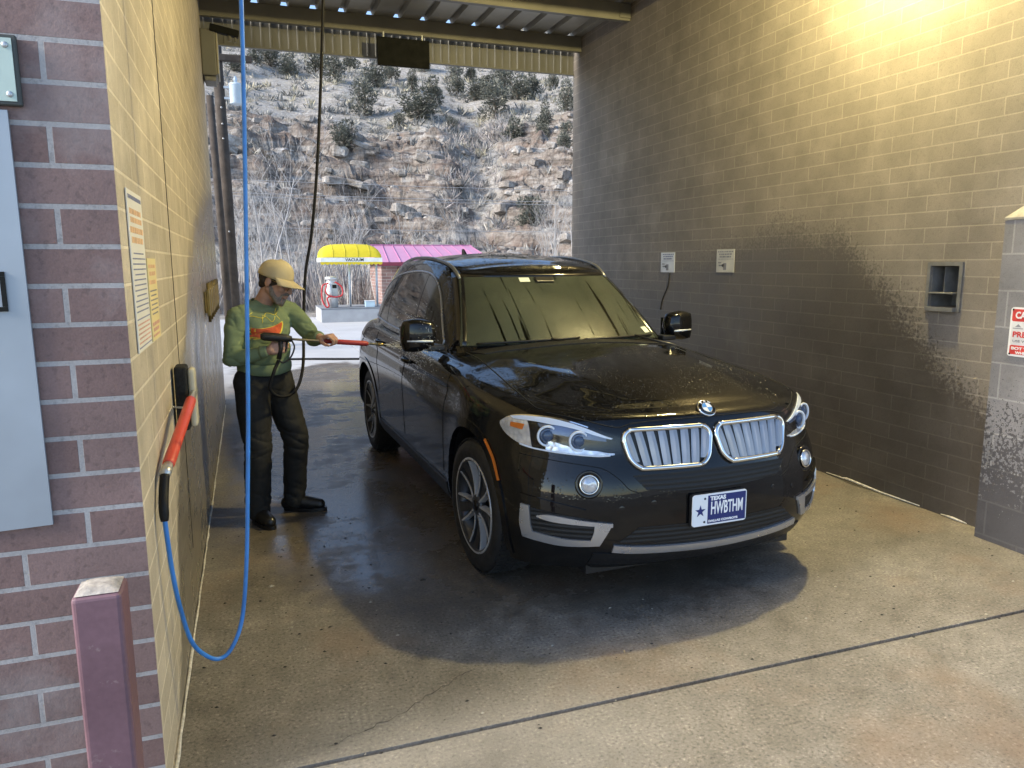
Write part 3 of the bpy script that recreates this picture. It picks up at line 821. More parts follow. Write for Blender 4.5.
for i, (py, r, lab) in enumerate(((200, 34, 'upper thin power line strung across the rocky hillside'), (203, 34, 'middle thin power line strung across the rocky hillside'), (188, 36, 'highest thin power line strung across the rocky hillside'), (231, 33, 'lowest thin power line crossing behind the pink roof'))):
    zc = 1.669+r*math.tan(math.radians(math.degrees(math.atan((384-py)/747))-9.1955))
    b = MB(); b.tube([(x, r*.96, zc+.0006*(x-10)**2*1.0) for x in np.linspace(-40, 60, 26)], .011, 4); o = b.build('power_line', wm)
    tag(o, lab, 'cable', 'power lines in front of the hill')

# ---- vacuum island, awning, machine
isl = empty('vacuum_island', (1.98, 22, 0), 0, 'low grey concrete kerb island under the yellow awning', 'island')
t_c = plain('island_concrete', (.34, .35, .37), .85, var=.12, scale=3, bump=.1)
b = MB(); b.bevbox((0, 0, -.05), (3.6, 1.7, .385), .02); b.build('body', t_c, isl); b = MB(); b.box((-.012, -.01, .388), (3.61, 1.71, .412)); b.build('coping', plain('coping', (.22, .23, .25), .8), isl)
aw = empty('vacuum_awning', (2.90, 22.55, 0), 0, 'yellow domed canvas awning with a white band on posts', 'awning')
ym = NT('awning_canvas'); c = ym.coord(); ym.base(ym.ramp(ym.noise(c, 3, 3), [(.3, (.72, .60, .03)), (.7, (.82, .70, .05))])); ym.setp(Roughness=.7)
ym.p.inputs['Transmission Weight'].default_value = 0; ym.p.inputs['Subsurface Weight'].default_value = 0
tl = ym.new('BsdfTranslucent'); tl.inputs[0].default_value = (.9, .72, .05, 1); mxs = ym.new('MixShader'); mxs.inputs[0].default_value = .35
ym.lk(ym.p.outputs[0], mxs.inputs[1]); ym.lk(tl.outputs[0], mxs.inputs[2]); ym.lk(mxs.outputs[0], ym.out.inputs[0])
W2, D2 = .875, .55
b = MB(); n = 13; prof = []
def aw_sec(yy):  # arched outline across the front, corner radius
    pts = []
    for k in range(n):
        a = math.pi*k/(n-1); ca, sa = math.cos(a), math.sin(a)
        pts.append((-(W2-.30)*(1 if ca > 0 else -1 if ca < 0 else 0)-.30*ca if False else -(abs(ca)**.55)*(1 if ca >= 0 else -1)*W2, yy, 1.84+.40*(sa**.62)))
    return pts
ys = [-D2, -D2+.06, -.25, 0, .25, D2]
hs = [0.0, .55, .88, 1.0, .95, .6]
vs = []
for yy, hh in zip(ys, hs):
    for (x, y_, z) in aw_sec(yy): vs.append((x*(.97+.03*hh), y_, 1.84+(z-1.84)*max(hh, .02)))
b.add(vs, [(i*n+j, i*n+j+1, (i+1)*n+j+1, (i+1)*n+j) for i in range(5) for j in range(n-1)], 0, True)
cv = b.build('canopy', ym.m, aw)
b = MB()
for xx in (-.52, -.18, .18, .52):
    b.tube([(xx*1.0, y_-.003, 1.843+.40*max(hh, .02)*1.0*(math.sin(math.acos(min(1, (abs(xx)/W2)**(1/.55))))**.62)+.004) for y_, hh in zip(ys, hs)], .008, 4)
b.build('seam', plain('awning_seam', (.55, .46, .03), .7), cv)
b = MB(); b.box((-W2, -D2-.004, 1.72), (W2, -D2+.004, 1.838)); b.box((-W2-.004, -D2+.005, 1.72), (-W2+.004, D2, 1.838)); b.box((W2-.004, -D2+.005, 1.72), (W2+.004, D2, 1.838)); vb = b.build('valance', plain('valance_white', (.72, .74, .70), .7), aw)
b = MB()
for k in range(14):
    x0 = -W2+k*2*W2/14; x1 = x0+2*W2/14
    b.add([(x0, -D2-.003, 1.718), (x1, -D2-.003, 1.718), (x1, -D2-.003, 1.67), ((x0*.25+x1*.75), -D2-.003, 1.645), ((x0+x1)/2, -D2-.003, 1.64), ((x0*.75+x1*.25), -D2-.003, 1.645), (x0, -D2-.003, 1.67)], [(0, 1, 2, 3, 4, 5, 6)])
fr = b.build('fringe', ym.m, aw); fr.modifiers.new('s', 'SOLIDIFY').thickness = .006; apply_mods(fr)
text_mesh('lettering', 'VACUUM', .115, M['dark'], vb, (.08, -D2-.006, 1.776), (R(90), 0, 0), bold=.002, width=.52)
pm = plain('post_blue', (.42, .48, .55), .5, .3)
for xx in (.0, .80):
    b = MB(); b.cyl((xx, .1, .413), (xx, .1, 2.1), .032, 10); b.build('post', pm, aw)
vm = empty('vacuum_machine', (2.34, 22.35, .413), 0, 'steel vacuum cleaner station with red hoses on the kerb island', 'vacuum')
stl = plain('vac_steel', (.55, .57, .58), .35, .6)
b = MB(); b.lathe([(.15, 0), (.17, .01), (.17, .72), (.16, .73), (.12, .78), (.185, .80), (.185, .88), (.05, .90)], 24); b.build('body', stl, vm)
b = MB(); b.bevbox((-.03, -.20, .35), (.15, -.165, .70), .008); pn = b.build('coin_panel', plain('vac_panel', (.34, .37, .36), .5), vm)
b = MB(); b.box((0, -.206, .56), (.12, -.201, .66)); b.build('decal', M['dark'], pn)
rh = plain('red_hose', (.42, .03, .035), .5)
for sx in (1, -1):
    b = MB(); b.tube(spline([(sx*.10, -.17, .70), (sx*.28, -.22, .62), (sx*.30, -.23, .25), (sx*.16-.05, -.25, .04), (-.12, -.26, .06), (-.16, -.25, .28), (-.02, -.24, .34)] if sx < 0 else [(.08, -.19, .74), (.26, -.22, .60), (.27, -.23, .38), (.1, -.24, .31), (-.12, -.245, .36), (-.20, -.24, .5), (-.12, -.2, .72)], 40), .024, 8); b.build('hose', rh, vm)
bn = empty('trash_box', (3.40, 22.2, .413), 0, 'small pale blue box sitting on the kerb island', 'box')
b = MB(); b.bevbox((-.14, -.1, 0), (.14, .1, .17), .012); b.build('body', plain('box_blue', (.45, .58, .66), .5), bn); b = MB(); b.bevbox((-.15, -.11, .171), (.15, .11, .19), .006); b.build('lid', M['white'], bn)

# ---- pink roofed building
pb = empty('pump_building', (4.2, 24.7, 0), 0, 'low brick building with a pink standing seam metal roof', 'building')
M['brick_shed'] = brick('brick_shed', (.24, .14, .125), (.32, .21, .19), (.42, .39, .37), msize=.008)
b = MB(); b.box((0, 0, -.3), (.50, 2.4, 1.66)); b.box((.501, .35, -.3), (2.9, 2.4, 1.66)); b.box((2.901, 0, -.3), (3.15, 2.4, 1.66)); b.build('wall', M['brick_shed'], pb, box_uv=True)
pk = plain('pink_roof', (.54, .27, .41), .5, .1, var=.06, scale=2)
b = MB(); b.add([(-.25, -.35, 1.70), (3.82, -.35, 1.70), (3.42, 1.3, 2.28), (-.1, 1.3, 2.28), (-.25, 2.8, 1.70), (3.82, 2.8, 1.70)], [(0, 1, 2, 3), (3, 2, 5, 4), (0, 3, 4), (1, 5, 2)])
rf = b.build('roof', pk, pb); rf.modifiers.new('s', 'SOLIDIFY').thickness = .02; apply_mods(rf)
b = MB()
for k in range(11):
    u = k/10; b.tube([(-.22+u*4.0, -.352, 1.722), (-.08+u*3.47, 1.3, 2.30)], .014, 4)
b.build('seams', plain('pink_seam', (.50, .20, .37), .5), rf)
b = MB(); b.box((-.27, -.385, 1.60), (3.84, -.353, 1.715)); b.build('fascia', plain('maroon_trim', (.22, .03, .06), .5), pb)
b = MB(); b.box((-.13, 1.28, 2.285), (3.45, 1.32, 2.315)); b.build('ridge', plain('pink_ridge', (.45, .14, .32), .5), rf)
# antenna-like roof vent on the far ridge is left to the car
# dark drain hose lying across the paving
b = MB(); b.tube(spline([(-6, 12.6, .02), (-.3, 13.6, .02), (1.9, 13.15, .02), (4, 12.75, .02), (9, 12.3, .02)], 40), .018, 6)
tag(b.build('ground_hose', M['black_rubber']), 'thin dark hose lying across the pavement beyond the bay', 'hose')

# ================================================================== CAR
# local frame: x forward from the front axle, y towards the car's own left, z up
CAR_POS, CAR_RZ = (2.030, 3.789, 0), math.pi/2-3.1095
car = empty('suv', CAR_POS, CAR_RZ, 'wet black suv with silver twin grille parked in the wash bay', 'car')

# body levels: plan outlines front centre -> rear centre, half width
LV = [
 [(.79,0,.235),(.77,.30,.235),(.71,.55,.23),(.57,.77,.225),(.40,.875,.22),(0,.90,.24),(-.5,.895,.25),(-1.5,.89,.26),(-2.45,.895,.27),(-2.93,.90,.28),(-3.4,.86,.30),(-3.75,.70,.32),(-3.9,.4,.33),(-3.93,0,.33)],
 [(.885,0,.335),(.862,.30,.338),(.80,.55,.343),(.655,.775,.35),(.46,.905,.35),(0,.955,.36),(-.5,.930,.34),(-1.5,.918,.34),(-2.45,.935,.35),(-2.93,.955,.38),(-3.4,.93,.4),(-3.82,.76,.42),(-3.99,.42,.44),(-4.02,0,.44)],
 [(.903,0,.50),(.880,.30,.50),(.815,.56,.50),(.665,.79,.50),(.465,.918,.51),(0,.968,.52),(-.5,.938,.50),(-1.5,.930,.5),(-2.45,.948,.52),(-2.93,.968,.55),(-3.4,.94,.56),(-3.84,.77,.58),(-4.0,.42,.6),(-4.03,0,.6)],
 [(.890,0,.66),(.866,.30,.66),(.795,.56,.66),(.645,.785,.66),(.445,.912,.67),(0,.968,.69),(-.5,.945,.67),(-1.5,.938,.67),(-2.45,.953,.69),(-2.93,.970,.72),(-3.4,.94,.74),(-3.84,.76,.77),(-3.98,.42,.80),(-4.01,0,.80)],
 [(.842,0,.80),(.820,.30,.80),(.748,.55,.80),(.590,.765,.81),(.395,.885,.82),(0,.955,.85),(-.5,.946,.82),(-1.5,.944,.82),(-2.45,.956,.84),(-2.93,.968,.87),(-3.4,.935,.89),(-3.82,.75,.92),(-3.94,.42,.95),(-3.97,0,.95)],
 [(.808,0,.900),(.788,.30,.900),(.725,.55,.903),(.560,.765,.918),(.365,.868,.93),(-.05,.922,.96),(-.5,.925,.955),(-1.5,.930,.97),(-2.45,.938,1.0),(-2.93,.942,1.02),(-3.4,.90,1.04),(-3.75,.72,1.06),(-3.87,.42,1.08),(-3.9,0,1.08)],
 [(.775,0,.955),(.753,.30,.955),(.688,.53,.960),(.500,.735,.975),(.30,.820,.995),(-.12,.873,1.025),(-.5,.892,1.045),(-1.5,.893,1.065),(-2.45,.895,1.095),(-2.93,.890,1.115),(-3.37,.84,1.13),(-3.65,.66,1.14),(-3.76,.4,1.14),(-3.79,0,1.14)],
 [(.700,0,.983),(.678,.28,.983),(.610,.48,.988),(.420,.660,1.003),(.205,.735,1.026),(-.20,.785,1.058),(-.58,.815,1.085),(-1.5,.825,1.10),(-2.45,.822,1.13),(-2.93,.81,1.15),(-3.3,.76,1.16),(-3.55,.58,1.165),(-3.65,.36,1.165),(-3.68,0,1.165)],
]
def resample_half(ctrl, m):
    P = np.array(ctrl, float); ts = np.arange(len(P), dtype=float)
    # mirror a phantom point at both ends so the outline meets the centre line square
    A = P[1]*np.array([1, -1, 1]); B = P[-2]*np.array([1, -1, 1])
    P2 = np.vstack([A, P, B]); t2 = np.arange(-1, len(P)+1, dtype=float)
    return hermite(t2, P2, np.linspace(0, len(P)-1, m))
def loft_body(levels, m, nz, cap_n, crown, zb=None):
    """walls lofted through the levels plus a crowned top; returns verts, faces of the whole body"""
    H_ = np.stack([resample_half(l, m) for l in levels])            # (levels, m, 3)
    ts = np.arange(len(levels), dtype=float); tq = np.linspace(0, len(levels)-1, nz)
    G = np.stack([hermite(ts, H_[:, j, :], tq) for j in range(m)], 1)   # (nz, m, 3)
    ring = np.concatenate([G, (G*np.array([1, -1, 1]))[:, -2:0:-1]], 1)   # closed loop
    k = ring.shape[1]; V = ring.reshape(-1, 3).tolist(); F = []
    for i in range(nz-1):
        for j in range(k):
            j2 = (j+1) % k; F.append((i*k+j, i*k+j2, (i+1)*k+j2, (i+1)*k+j))
    top = G[-1]; base = (nz-1)*k
    rows = []
    for j in range(1, m-1):
        L_, w = base+j, top[j][1]; Rr = base+(k-j); row = [L_]
        for q in range(1, cap_n):
            y = w*(1-2*q/cap_n); u = y/max(w, 1e-6)
            row.append(len(V)); V.append([top[j][0], y, top[j][2]+crown(top[j][0], w)*(1-u*u)])
        rows.append(row+[Rr])
    for a, b_ in zip(rows[:-1], rows[1:]):
        for q in range(cap_n): F.append((a[q], b_[q], b_[q+1], a[q+1]))
    f0 = base; F += [(f0, rows[0][q], rows[0][q+1]) for q in range(cap_n)]
    f1 = base+m-1; F += [(f1, rows[-1][q+1], rows[-1][q]) for q in range(cap_n)]
    F.append(tuple(range(k-1, -1, -1)))
    return V, F
V, F = loft_body(LV, 130, 64, 20, lambda x, w: .085*(w/.8)**2*(1 if x > -.6 else 1))
me = bpy.data.meshes.new('body'); me.from_pydata(V, [], F); me.update()
bm = bmesh.new(); bm.from_mesh(me); bmesh.ops.recalc_face_normals(bm, faces=bm.faces)
# hood character lines: two soft ridges running from the grille corners to the pillars
for v in bm.verts:
    x, y, z = v.co
    if x > -.75 and z > .95 and x < .70:
        yr = .36+.30*max(0, (.70-x))/1.35; d = (abs(y)-yr)
        amp = .013*min(1, max(0, (.72-x)/.35))*min(1, (x+.75)/.3)
        if d < 0: v.co.z += amp*math.exp(-(d/.10)**2)*1.0
        else: v.co.z += amp*math.exp(-(d/.045)**2)
    # side swage: upper crease above the door handles
    if -3.5 < x < -.15 and .80 < z < 1.06 and abs(y) > .85:
        zc = .965+.018*(-x); d = z-zc
        a_ = min(1, (-.15-x)/.5)*min(1, (x+3.5)/.5)
        v.co.y += (1 if y > 0 else -1)*a_*(.010*math.exp(-(d/.022)**2)-.012*math.exp(-((d+.06)/.05)**2))
bm.to_mesh(me); bm.free()
BODY_BVH = BVHTree.FromPolygons([v.co.copy() for v in me.vertices], [tuple(p.vertices) for p in me.polygons])

# materials
def car_paint(name, dusty=0.0, beads=0.0):
    t = NT(name); c = t.coord('Object')
    n = t.noise(c, 1.6, 5, .6); n2 = t.noise(c, 14, 4, .65)
    t.base(t.ramp(n, [(.3, (.0035, .0037, .0042)), (.7, (.006, .006, .0065))]))
    film = t.maprange(t.math('ADD', n, t.math('MULTIPLY', n2, .3)), .55, .85, 0, 1, True)
    t.rough(t.maprange(film, 0, 1, .022, .022+.07*dusty))
    t.setp(Metallic=0.0); t.p.inputs['IOR'].default_value = 1.45
    if dusty:
        t.base(t.mix(t.math('MULTIPLY', film, .05*dusty), t.ramp(n, [(.3, (.0035, .0037, .0042)), (.7, (.006, .006, .0065))]), (.075, .07, .06)))
    if beads:
        v = t.new('TexVoronoi'); v.inputs['Scale'].default_value = 70; v.inputs['Randomness'].default_value = 1; t.lk(c, v.inputs['Vector'])
        d = t.maprange(v.outputs['Distance'], .12, .42, 1, 0, True)
        m = t.maprange(n2, .42, .58, 0, 1, True)
        h = t.math('MULTIPLY', d, m)
        b_ = t.new('Bump'); b_.inputs['Strength'].default_value = beads; b_.inputs['Distance'].default_value = .004; t.lk(h, b_.inputs['Height'])
        t.lk(b_.outputs[0], t.p.inputs['Normal'])
        return t.m
PAINT = car_paint('black_paint', .8, .08); PAINT_TOP = car_paint('black_paint_beaded', .5, .7)
GLASS = NT('tinted_glass'); c = GLASS.coord()
GLASS.setp(Roughness=.03); GLASS.p.inputs['Base Color'].default_value = (.008, .009, .008, 1); GLASS.p.inputs['IOR'].default_value = 1.55
GLASS.rough(GLASS.maprange(GLASS.noise(c, 3, 4), .35, .7, .02, .10)); GLASS = GLASS.m
# windscreen: gloss with water runs
t = NT('windscreen_glass'); c = t.coord('Object')
mp = t.new('Mapping'); t.lk(c, mp.inputs[0]); mp.inputs['Scale'].default_value = (1.3, 26, 1.3)
runs = t.noise(mp.outputs[0], 1.0, 3, .5); fog = t.noise(c, 2.2, 5, .6)
v = t.new('TexVoronoi'); v.inputs['Scale'].default_value = 85; t.lk(c, v.inputs['Vector'])
bead = t.maprange(v.outputs['Distance'], .1, .35, 1, 0, True)
clear = t.maprange(runs, .60, .68, 0, 1, True)
film = t.math('MULTIPLY', t.math('SUBTRACT', 1.0, clear), t.maprange(fog, .3, .7, .55, 1.0))
t.base(t.mix(film, (.007, .008, .007), (.075, .088, .066)))
t.rough(t.mix(clear, t.maprange(fog, .3, .7, .14, .24), (.03, .03, .03)))
t.p.inputs['IOR'].default_value = 1.75
t.bump(t.math('MULTIPLY', bead, film), .12, .003)
_tb = t.new('BsdfTransparent'); _tb.inputs[0].default_value = (.55, .60, .52, 1); _mx = t.new('MixShader')
t.lk(t.math('ADD', .20, t.math('MULTIPLY', clear, .45)), _mx.inputs[0]); t.lk(t.p.outputs[0], _mx.inputs[1]); t.lk(_tb.outputs[0], _mx.inputs[2]); t.lk(_mx.outputs[0], t.out.inputs[0]); WIND = t.m
CHROME = plain('chrome', (.72, .72, .71), .10, 1.0, var=.03)
SATIN = plain('satin_silver', (.48, .49, .52), .30, .75, var=.05)
RAIL = plain('rail_grey', (.22, .225, .23), .35, .6, var=.08)
SLAT = plain('slat_silver', (.30, .31, .335), .38, .5, var=.06)
BLK = plain('black_plastic', (.010, .010, .011), .45, var=.3, scale=20)
BLKG = plain('gloss_black_trim', (.006, .006, .007), .12, var=.2)
MESH_BLK = NT('grille_mesh'); c = MESH_BLK.coord()
wv = MESH_BLK.new('TexWave', bands_direction='Z'); wv.inputs['Scale'].default_value = 14; MESH_BLK.lk(c, wv.inputs['Vector'])
MESH_BLK.base(MESH_BLK.ramp(wv.outputs['Fac'], [(.3, (.002, .002, .002)), (.7, (.006, .006, .0065))])); MESH_BLK.setp(Roughness=.6); MESH_BLK.bump(wv.outputs['Fac'], .4, .006); MESH_BLK = MESH_BLK.m
TYRE = plain('tyre_rubber', (.013, .013, .014), .6, var=.25, scale=10, bump=.15)

# the body shell with its wheel wells cut out
body = link('body', me, car, PAINT, True)
ct = MB()
for x in (0, -2.933):
    for sgn in (1, -1):
        m = Matrix.Translation((x, sgn*.58, .372)) @ Matrix.Rotation(R(-90*sgn), 4, 'X')
        ct.lathe([(.432, 0), (.440, .5)], 48, 0, m)
ctr = ct.build('cutter', BLK, car); bmx = bmesh.new(); bmx.from_mesh(ctr.data); bmesh.ops.recalc_face_normals(bmx, faces=bmx.faces); bmx.to_mesh(ctr.data); bmx.free()
md = body.modifiers.new('b', 'BOOLEAN'); md.operation = 'DIFFERENCE'; md.object = ctr; md.solver = 'EXACT'
body.data.materials.append(BLK)
try: md.material_mode = 'TRANSFER'
except Exception: pass
apply_mods(body); bpy.data.objects.remove(ctr)
for p in body.data.polygons: p.use_smooth = True
try: body.data.set_sharp_from_angle(angle=R(35))
except Exception: pass

# cabin
GB = [(-.58,0,1.115),(-.61,.36,1.11),(-.78,.74,1.09),(-1.05,.812,1.06),(-1.7,.828,1.06),(-2.6,.838,1.09),(-3.2,.805,1.12),(-3.54,.63,1.13),(-3.64,.34,1.13),(-3.66,0,1.13)]
GT = [(-1.235,0,1.615),(-1.255,.33,1.607),(-1.36,.555,1.585),(-1.56,.612,1.615),(-2.0,.632,1.655),(-2.6,.640,1.655),(-3.12,.602,1.620),(-3.38,.48,1.595),(-3.48,.28,1.59),(-3.50,0,1.59)]
gb_, gt_ = np.array(GB), np.array(GT); LG = []
ctr_ = np.array([-2.1, 0, 0])
for u in (-.06, .12, .35, .6, .84, 1.0):
    L_ = gb_+(gt_-gb_)*u
    bul = .030*4*max(0, u)*(1-max(0, u))
    d = (L_-ctr_)*np.array([.45, 1, 0]); d /= np.linalg.norm(d, axis=1)[:, None]+1e-9
    LG.append((L_+d*bul).tolist())
top2 = gt_.copy(); top2[:, :2] = ctr_[:2]+(top2[:, :2]-ctr_[:2])*np.array([.965, .945]); top2[:, 2] += .036
LG.append(top2.tolist())
V, F = loft_body(LG, 110, 48, 18, lambda x, w: .055*(w/.6)**2*(.75+.25*math.cos((x+2.1)/1.4*1.4)))
me2 = bpy.data.meshes.new('cabin'); me2.from_pydata(V, [], F); me2.update()
bm = bmesh.new(); bm.from_mesh(me2); bmesh.ops.recalc_face_normals(bm, faces=bm.faces); bm.to_mesh(me2); bm.free()
CAB_BVH = BVHTree.FromPolygons([v.co.copy() for v in me2.vertices], [tuple(p.vertices) for p in me2.polygons])
cabin = link('roof', me2, car, PAINT_TOP, True)

def cast(bvh, a, b, view, sgn=-1):
    """view 'front': a=y,b=z ; 'side': a=x,b=z ; 'top': a=x,b=y ; returns point, normal"""
    if view == 'front': o, d = Vector((3, a, b)), Vector((-1, 0, 0))
    elif view == 'side': o, d = Vector((a, 3*sgn, b)), Vector((0, -sgn, 0))
    elif view == 'screen': o, d = Vector((a+1.2*2, b, 0))+Vector((0, 0, 0)), None
    else: o, d = Vector((a, b, 4)), Vector((0, 0, -1))
    h = bvh.ray_cast(o, d)
    if h[0] is None:
        h = bvh.find_nearest(Vector((.7, a, b)) if view == 'front' else Vector((a, .9*sgn, b)) if view == 'side' else Vector((a, b, 1)))
        return h[0], h[1]
    return h[0], h[1]
def resamp(pts, n, smooth=True):
    P = spline(pts, max(60, n*4)) if smooth and len(pts) > 2 else np.array([np.array(pts[0])+(np.array(pts[-1])-np.array(pts[0]))*u for u in np.linspace(0, 1, 60)]) if len(pts) == 2 else polyl(pts, 200)
    return polyl(P, n)
def polyl(P, n):
    P = np.array(P, float); d = np.r_[0, np.cumsum(np.linalg.norm(np.diff(P, axis=0), axis=1))]
    q = np.linspace(0, d[-1], n); return np.stack([np.interp(q, d, P[:, i]) for i in range(P.shape[1])], 1)
def patch(name, bot, top, mat, parent, view='front', sgn=-1, bvh=None, off=.003, thick=.006, n=28, m=8, smooth=True, flat=None):
    """a panel lying on the body between two outline curves, with thickness"""
    bvh = bvh or BODY_BVH
    B_, T_ = resamp(bot, n, smooth), resamp(top, n, smooth)
    fr, bk_ = [], []
    for j in range(m+1):
        for i in range(n):
            q = B_[i]+(T_[i]-B_[i])*j/m
            p, nr_ = cast(bvh, q[0], q[1], view, sgn)
            if nr_.dot(Vector((1, 0, 0)) if view == 'front' else Vector((0, sgn, 0)) if view == 'side' else Vector((0, 0, 1))) < 0: nr_ = -nr_
            fr.append(p+nr_*off); bk_.append(p+nr_*(off-thick))
    k = len(fr); F = []
    for j in range(m):
        for i in range(n-1):
            a = j*n+i; F.append((a, a+1, a+n+1, a+n)); F.append((k+a, k+a+n, k+a+n+1, k+a+1))
    rim = [i for i in range(n)]+[j*n+n-1 for j in range(1, m+1)]+[m*n+i for i in range(n-2, -1, -1)]+[j*n for j in range(m-1, 0, -1)]
    for a, b_ in zip(rim, rim[1:]+rim[:1]): F.append((a, k+a, k+b_, b_))
    mb = MB(); mb.add(fr+bk_, F, 0, True); o = mb.build(name, mat, parent, weld=True)
    try: o.data.set_sharp_from_angle(angle=R(50))
    except Exception: pass
    return o
def on(pts, view='front', sgn=-1, off=.004, bvh=None, n=None, smooth=True, closed=False):
    P = spline(pts, n or len(pts)*8, closed) if smooth else polyl(pts, n or len(pts)*6)
    out = []
    for q in P:
        p, nr_ = cast(bvh or BODY_BVH, q[0], q[1], view, sgn)
        if nr_.dot(Vector((1, 0, 0)) if view == 'front' else Vector((0, sgn, 0)) if view == 'side' else Vector((0, 0, 1))) < 0: nr_ = -nr_
        out.append(p+nr_*off)
    return out
def trim(name, pts, r, mat, parent, view='front', sgn=-1, off=.002, bvh=None, n=None, smooth=True, closed=False, k=8):
    P = on(pts, view, sgn, off, bvh, n, smooth, closed)
    if closed: P = P+[P[0], P[1]]
    mb = MB(); mb.tube(P, r, k, 0, not closed); return mb.build(name, mat, parent)
def mir(pts): return [(-a, b) for a, b in pts]

# panel gaps
GAP = plain('panel_gap', (.002, .002, .002), .9)
for s_ in (-1, 1):
    trim('door_gap', [(-.47, 1.07), (-.50, .85), (-.54, .62), (-.56, .42)], .0028, GAP, body, 'side', s_, .0, n=24)
    trim('door_gap', [(-1.60, 1.08), (-1.60, .8), (-1.62, .42)], .0028, GAP, body, 'side', s_, .0, n=24)
    trim('door_gap', [(-2.62, 1.10), (-2.52, .95), (-2.43, .75), (-2.42, .62)], .0028, GAP, body, 'side', s_, .0, n=24)
    trim('hood_gap', [(.50, s_*.735), (.42, s_*.765), (.10, s_*.755), (-.2, s_*.735), (-.50, s_*.722), (-.80, s_*.712)], .0034, GAP, body, 'top', s_, .0, n=40)
trim('hood_gap', [(-.735, .966), (-.62, .948), (-.51, .921), (-.46, .916), (-.40, .930), (-.26, .938), (0, .940), (.26, .938), (.40, .930), (.46, .916), (.51, .921), (.62, .948), (.735, .966)], .003, GAP, body, 'front', 1, .0, n=40)
trim('bumper_gap', [(-.86, .772), (-.72, .756), (-.60, .742), (-.545, .728), (-.49, .685), (-.45, .640), (-.39, .618)], .002, GAP, body, 'front', 1, .0, n=30)
trim('bumper_gap', [(.86, .772), (.72, .756), (.60, .742), (.545, .728), (.49, .685), (.45, .640), (.39, .618)], .002, GAP, body, 'front', 1, .0, n=30)

# kidney grilles
def rrect(cx, cz, hw, hh, r, sx=0.0, n=7, flare=0.0):
    pts = []
    for qx, qz, a0 in ((1, -1, -90), (1, 1, 0), (-1, 1, 90), (-1, -1, 180)):
        for i in range(n):
            a = R(a0+90*i/(n-1)); x = qx*(hw-r)+r*math.cos(a); z = qz*(hh-r)+r*math.sin(a)
            pts.append((cx+x+sx*z+flare*x*z, cz+z))
    return pts
KZ, KH, KW = .816, .086, .208
for s_ in (-1, 1):
    out = rrect(s_*.235, KZ, KW, KH, .058, flare=1.25)
    if s_ < 0: out = out[::-1]
    gr = MB(); ring = on(out, 'front', 1, .010, n=90, closed=True)
    gr.tube(ring+ring[:2], .0130, 10, 0, False); kd = gr.build('kidney_grille', CHROME, car)
    ys = [p[0] for p in out]; y0, y1 = min(ys), max(ys)
    def span(y):
        lo, hi = 9, -9
        for (a, b_), (c_, d_) in zip(out, out[1:]+out[:1]):
            if (a-y)*(c_-y) <= 0 and abs(a-c_) > 1e-9:
                z = b_+(d_-b_)*(y-a)/(c_-a); lo, hi = min(lo, z), max(hi, z)
        return lo, hi
    yy = np.linspace(y0+.006, y1-.006, 26)
    patch('backing', [(y, span(y)[0]) for y in yy], [(y, span(y)[1]) for y in yy], BLK, kd, 'front', 1, off=.0015, thick=.02, n=30, m=8, smooth=False)
    sl = MB()
    for k in range(8):
        y = y0+(y1-y0)*(k+.62)/8.25; lo, hi = span(y)
        zs = np.linspace(lo+.006, hi-.006, 9); P = []
        for z in zs:
            yb = y+1.25*(y-s_*.235)*(z-KZ); p, _ = cast(BODY_BVH, yb, z, 'front'); P.append((p, z))
        vs = []
        for i, (p, z) in enumerate(P):
            e = .006*math.sin(math.pi*i/8)
            vs += [(p.x+.004, p.y-.021, z), (p.x+.013+e, p.y-.004, z), (p.x+.017+e, p.y+.012, z), (p.x+.003, p.y+.0195, z)]
        fs = []
        for i in range(8):
            for j in range(4): fs.append((i*4+j, i*4+(j+1) % 4, (i+1)*4+(j+1) % 4, (i+1)*4+j))
        fs += [(3, 2, 1, 0), (32, 33, 34, 35)]
        sl.add(vs, fs)
    sl.build('slats', SLAT, kd)

# roundel
p, nr_ = cast(BODY_BVH, .752, 0.012, 'top'); nr_ = (nr_*.55+Vector((.62, 0, .35))).normalized()
rt_ = nr_.to_track_quat('Z', 'Y').to_matrix().to_4x4()
# in-plane axes: up the hood = local -x, right seen from the front = +y
ax_u = Vector((-1, 0, 0)); ax_u = (ax_u-nr_*ax_u.dot(nr_)).normalized(); ax_r = Vector((0, 1, 0)); ax_r = (ax_r-nr_*ax_r.dot(nr_)).normalized()
RM = Matrix((ax_r, ax_u, nr_)).transposed().to_4x4(); RM.translation = p+nr_*.006; RM = RM @ Matrix.Scale(1.18, 4)
b = MB(); b.lathe([(.041, -.012), (.041, .005), (.038, .007), (.036, .0072)], 32, 0, RM); em = b.build('emblem', CHROME, car)
b = MB(); b.lathe([(.0365, .0073), (.0365, .0078)], 32, 0, RM); b.build('ring', BLKG, em)
BL_ = plain('emblem_blue', (.05, .25, .62), .3); WH = plain('emblem_white', (.75, .76, .78), .3)
for q in range(4):
    b = MB(); pts = [(0, 0)]+[(.0225*math.cos(R(90*q+i*90/8)), .0225*math.sin(R(90*q+i*90/8))) for i in range(9)]
    b.prism(pts, .0012, 0, RM @ Matrix.Translation((0, 0, .0079))); b.build('quarter', WH if q % 2 == 0 else BL_, em)
b = MB()
rr_ = [(.0225, .0092), (.0245, .0092), (.0245, .0079)]
b.lathe([(.0226, .0079), (.0226, .0093), (.0240, .0093), (.0240, .0079)], 28, 0, RM); b.build('band', CHROME, em)
